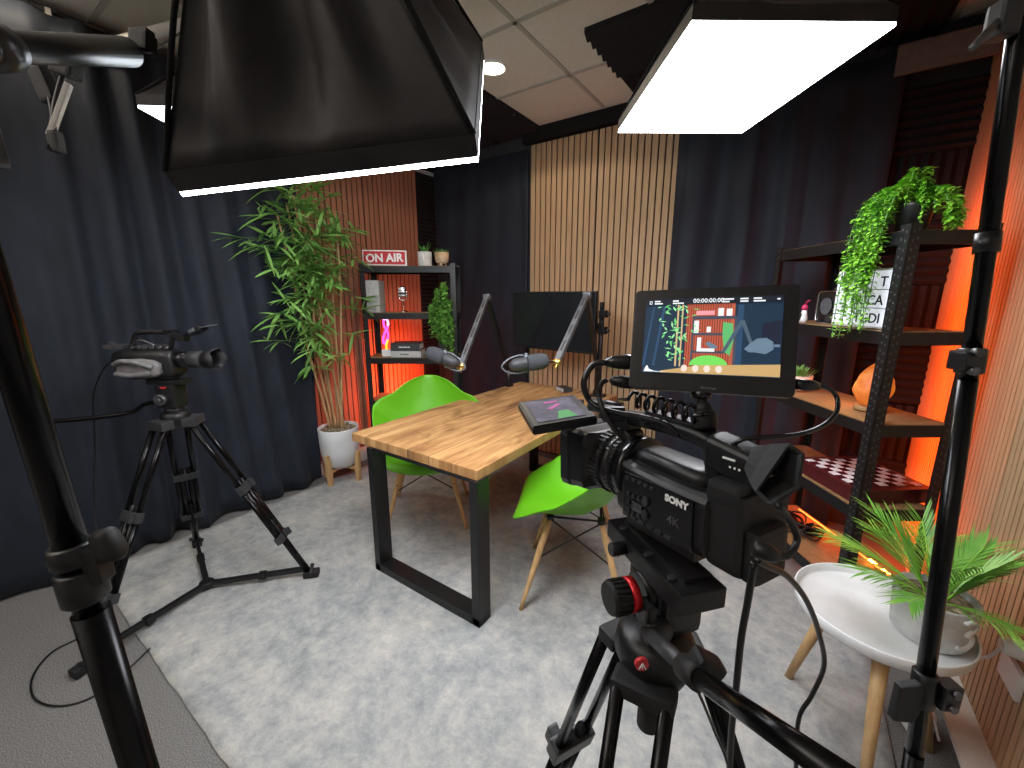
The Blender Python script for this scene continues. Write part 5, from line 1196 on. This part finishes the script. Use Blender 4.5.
for x0, y0, x1, y1 in ((.03, .03, .05, .036), (.03, .066, .05, .072), (.03, .03, .034, .072), (.046, .03, .05, .072)): box(marks, (-sw / 2 + (x0 + x1) / 2 * sw, sy + sh_ / 2 - (y0 + y1) / 2 * sh_, .0041), ((x1 - x0) * sw, (y1 - y0) * sh_, .0003))
obj('screen_timecode', b, emitter('screen_text', (.8, .85, .9), 1), t); obj('screen_readouts', marks, emitter('screen_text', (.8, .85, .9), 1), t)
b = text_bm('Blackmagic', .0040, .0001, Matrix.Translation((.004, -mh / 2 + .0045, .0003)), 'CENTER'); obj('maker_lettering', b, mat('grey_print', (.2, .2, .21), (.25, .25, .26), .5), fm)
b = nb(); foot = P(705, 430, .50); bt = MMn @ Vector((-.004, -mh / 2, -.011)); cyl(b, bt, bt.lerp(foot, .45), .006, n=12); cyl(b, bt.lerp(foot, .5), foot, .015, n=16, bev=.003); tb = bmesh.new(); bmesh.ops.create_uvsphere(tb, u_segments=12, v_segments=8, radius=.011); tb.transform(Matrix.Translation(bt.lerp(foot, .45))); join(b, tb, True); obj('ball_mount', b, M_rubber, t, True)
b = nb(); cyl(b, bt + ey * .003 - ez * .0, bt - ey * .008, .012, n=16, bev=.002); obj('mount_collar', b, M_shiny, t, True)
# cables
b = nb(); pl0 = P(636, 362, .56); q0 = P(606, 362, .57)
ring_tool(b, pl0, q0, [(0, 0), (.0095, .001), (.011, .012), (.009, .030), (.0055, .042), (0, .043)], 14); tube(b, [q0, P(592, 366, .575), P(584, 382, .575), P(588, 398, .575), P(600, 408, .565), P(620, 414, .555), P(640, 417, .545), P(664, 424, .53), P(680, 436, .52)], .0045, 10, 8)
single('video_cable', b, M_shiny, 'thick black video cable looping from the upper left of the field monitor', 'cable')
b = nb(); pl0 = P(634, 383, .56); q0 = P(607, 380, .57)
ring_tool(b, pl0, q0, [(0, 0), (.0085, .001), (.009, .016), (.006, .030), (0, .034)], 14); tube(b, [q0, P(601, 384, .57), P(599, 396, .57), P(604, 412, .56), P(614, 428, .555), P(624, 440, .56)], .0038, 10, 8)
single('power_lead', b, M_cable, 'thin black lead below the thick one, left of the field monitor', 'cable')
b = nb(); tube(b, [P(797, 385, .47), P(812, 385, .47), P(828, 388, .47), P(837, 398, .47), P(836, 413, .46), P(822, 426, .455), P(800, 434, .45), P(770, 437, .45), P(745, 439, .45), P(730, 446, .46)], .0026, 8, 7); ring_tool(b, P(795, 384, .465), P(826, 387, .468), [(0, 0), (.006, .001), (.0065, .018), (.0045, .028), (0, .03)], 12)
single('monitor_lead', b, M_shiny, 'thin black lead curving from the right side of the field monitor', 'cable')
b = nb(); tube(b, [P(778, 505, .33), P(790, 520, .34), P(797, 540, .345), P(787, 556, .34), P(770, 556, .335)], .0028, 10, 8); ring_tool(b, P(752, 546, .34), P(775, 556, .335), [(0, 0), (.0075, .001), (.0075, .012), (.005, .020), (0, .021)], 12)
single('viewfinder_lead', b, M_cable, 'short black cable looping behind the camcorder eyecup', 'cable')
b = nb(); tube(b, [P(757, 560, .36), P(768, 566, .37), P(788, 577, .40), P(806, 600, .45), P(818, 630, .50), P(824, 665, .55), P(812, 695, .58), P(799, 718, .60), P(796, 760, .62), P(797, 830, .66), P(800, 980, .80)], .0030, 10, 8)
single('rear_cable', b, M_cable, 'black cable bowing out from the back of the camcorder towards the side table', 'cable')
b = nb(); tube(b, [P(754, 562, .38), P(748, 600, .40), P(741, 640, .42), P(736, 690, .44), P(731, 740, .47), P(728, 820, .52), P(726, 960, .62)], .0034, 10, 8)
single('hanging_cable', b, M_cable, 'thick black cable hanging straight down behind the camcorder', 'cable')
b = nb(); tube(b, [P(695, 685, .42), P(704, 705, .43), P(716, 735, .45), P(728, 765, .47), P(740, 820, .5)], .0016, 6, 6)
single('thin_wire', b, M_cable, 'very thin black wire dangling below the tripod bowl', 'cable')
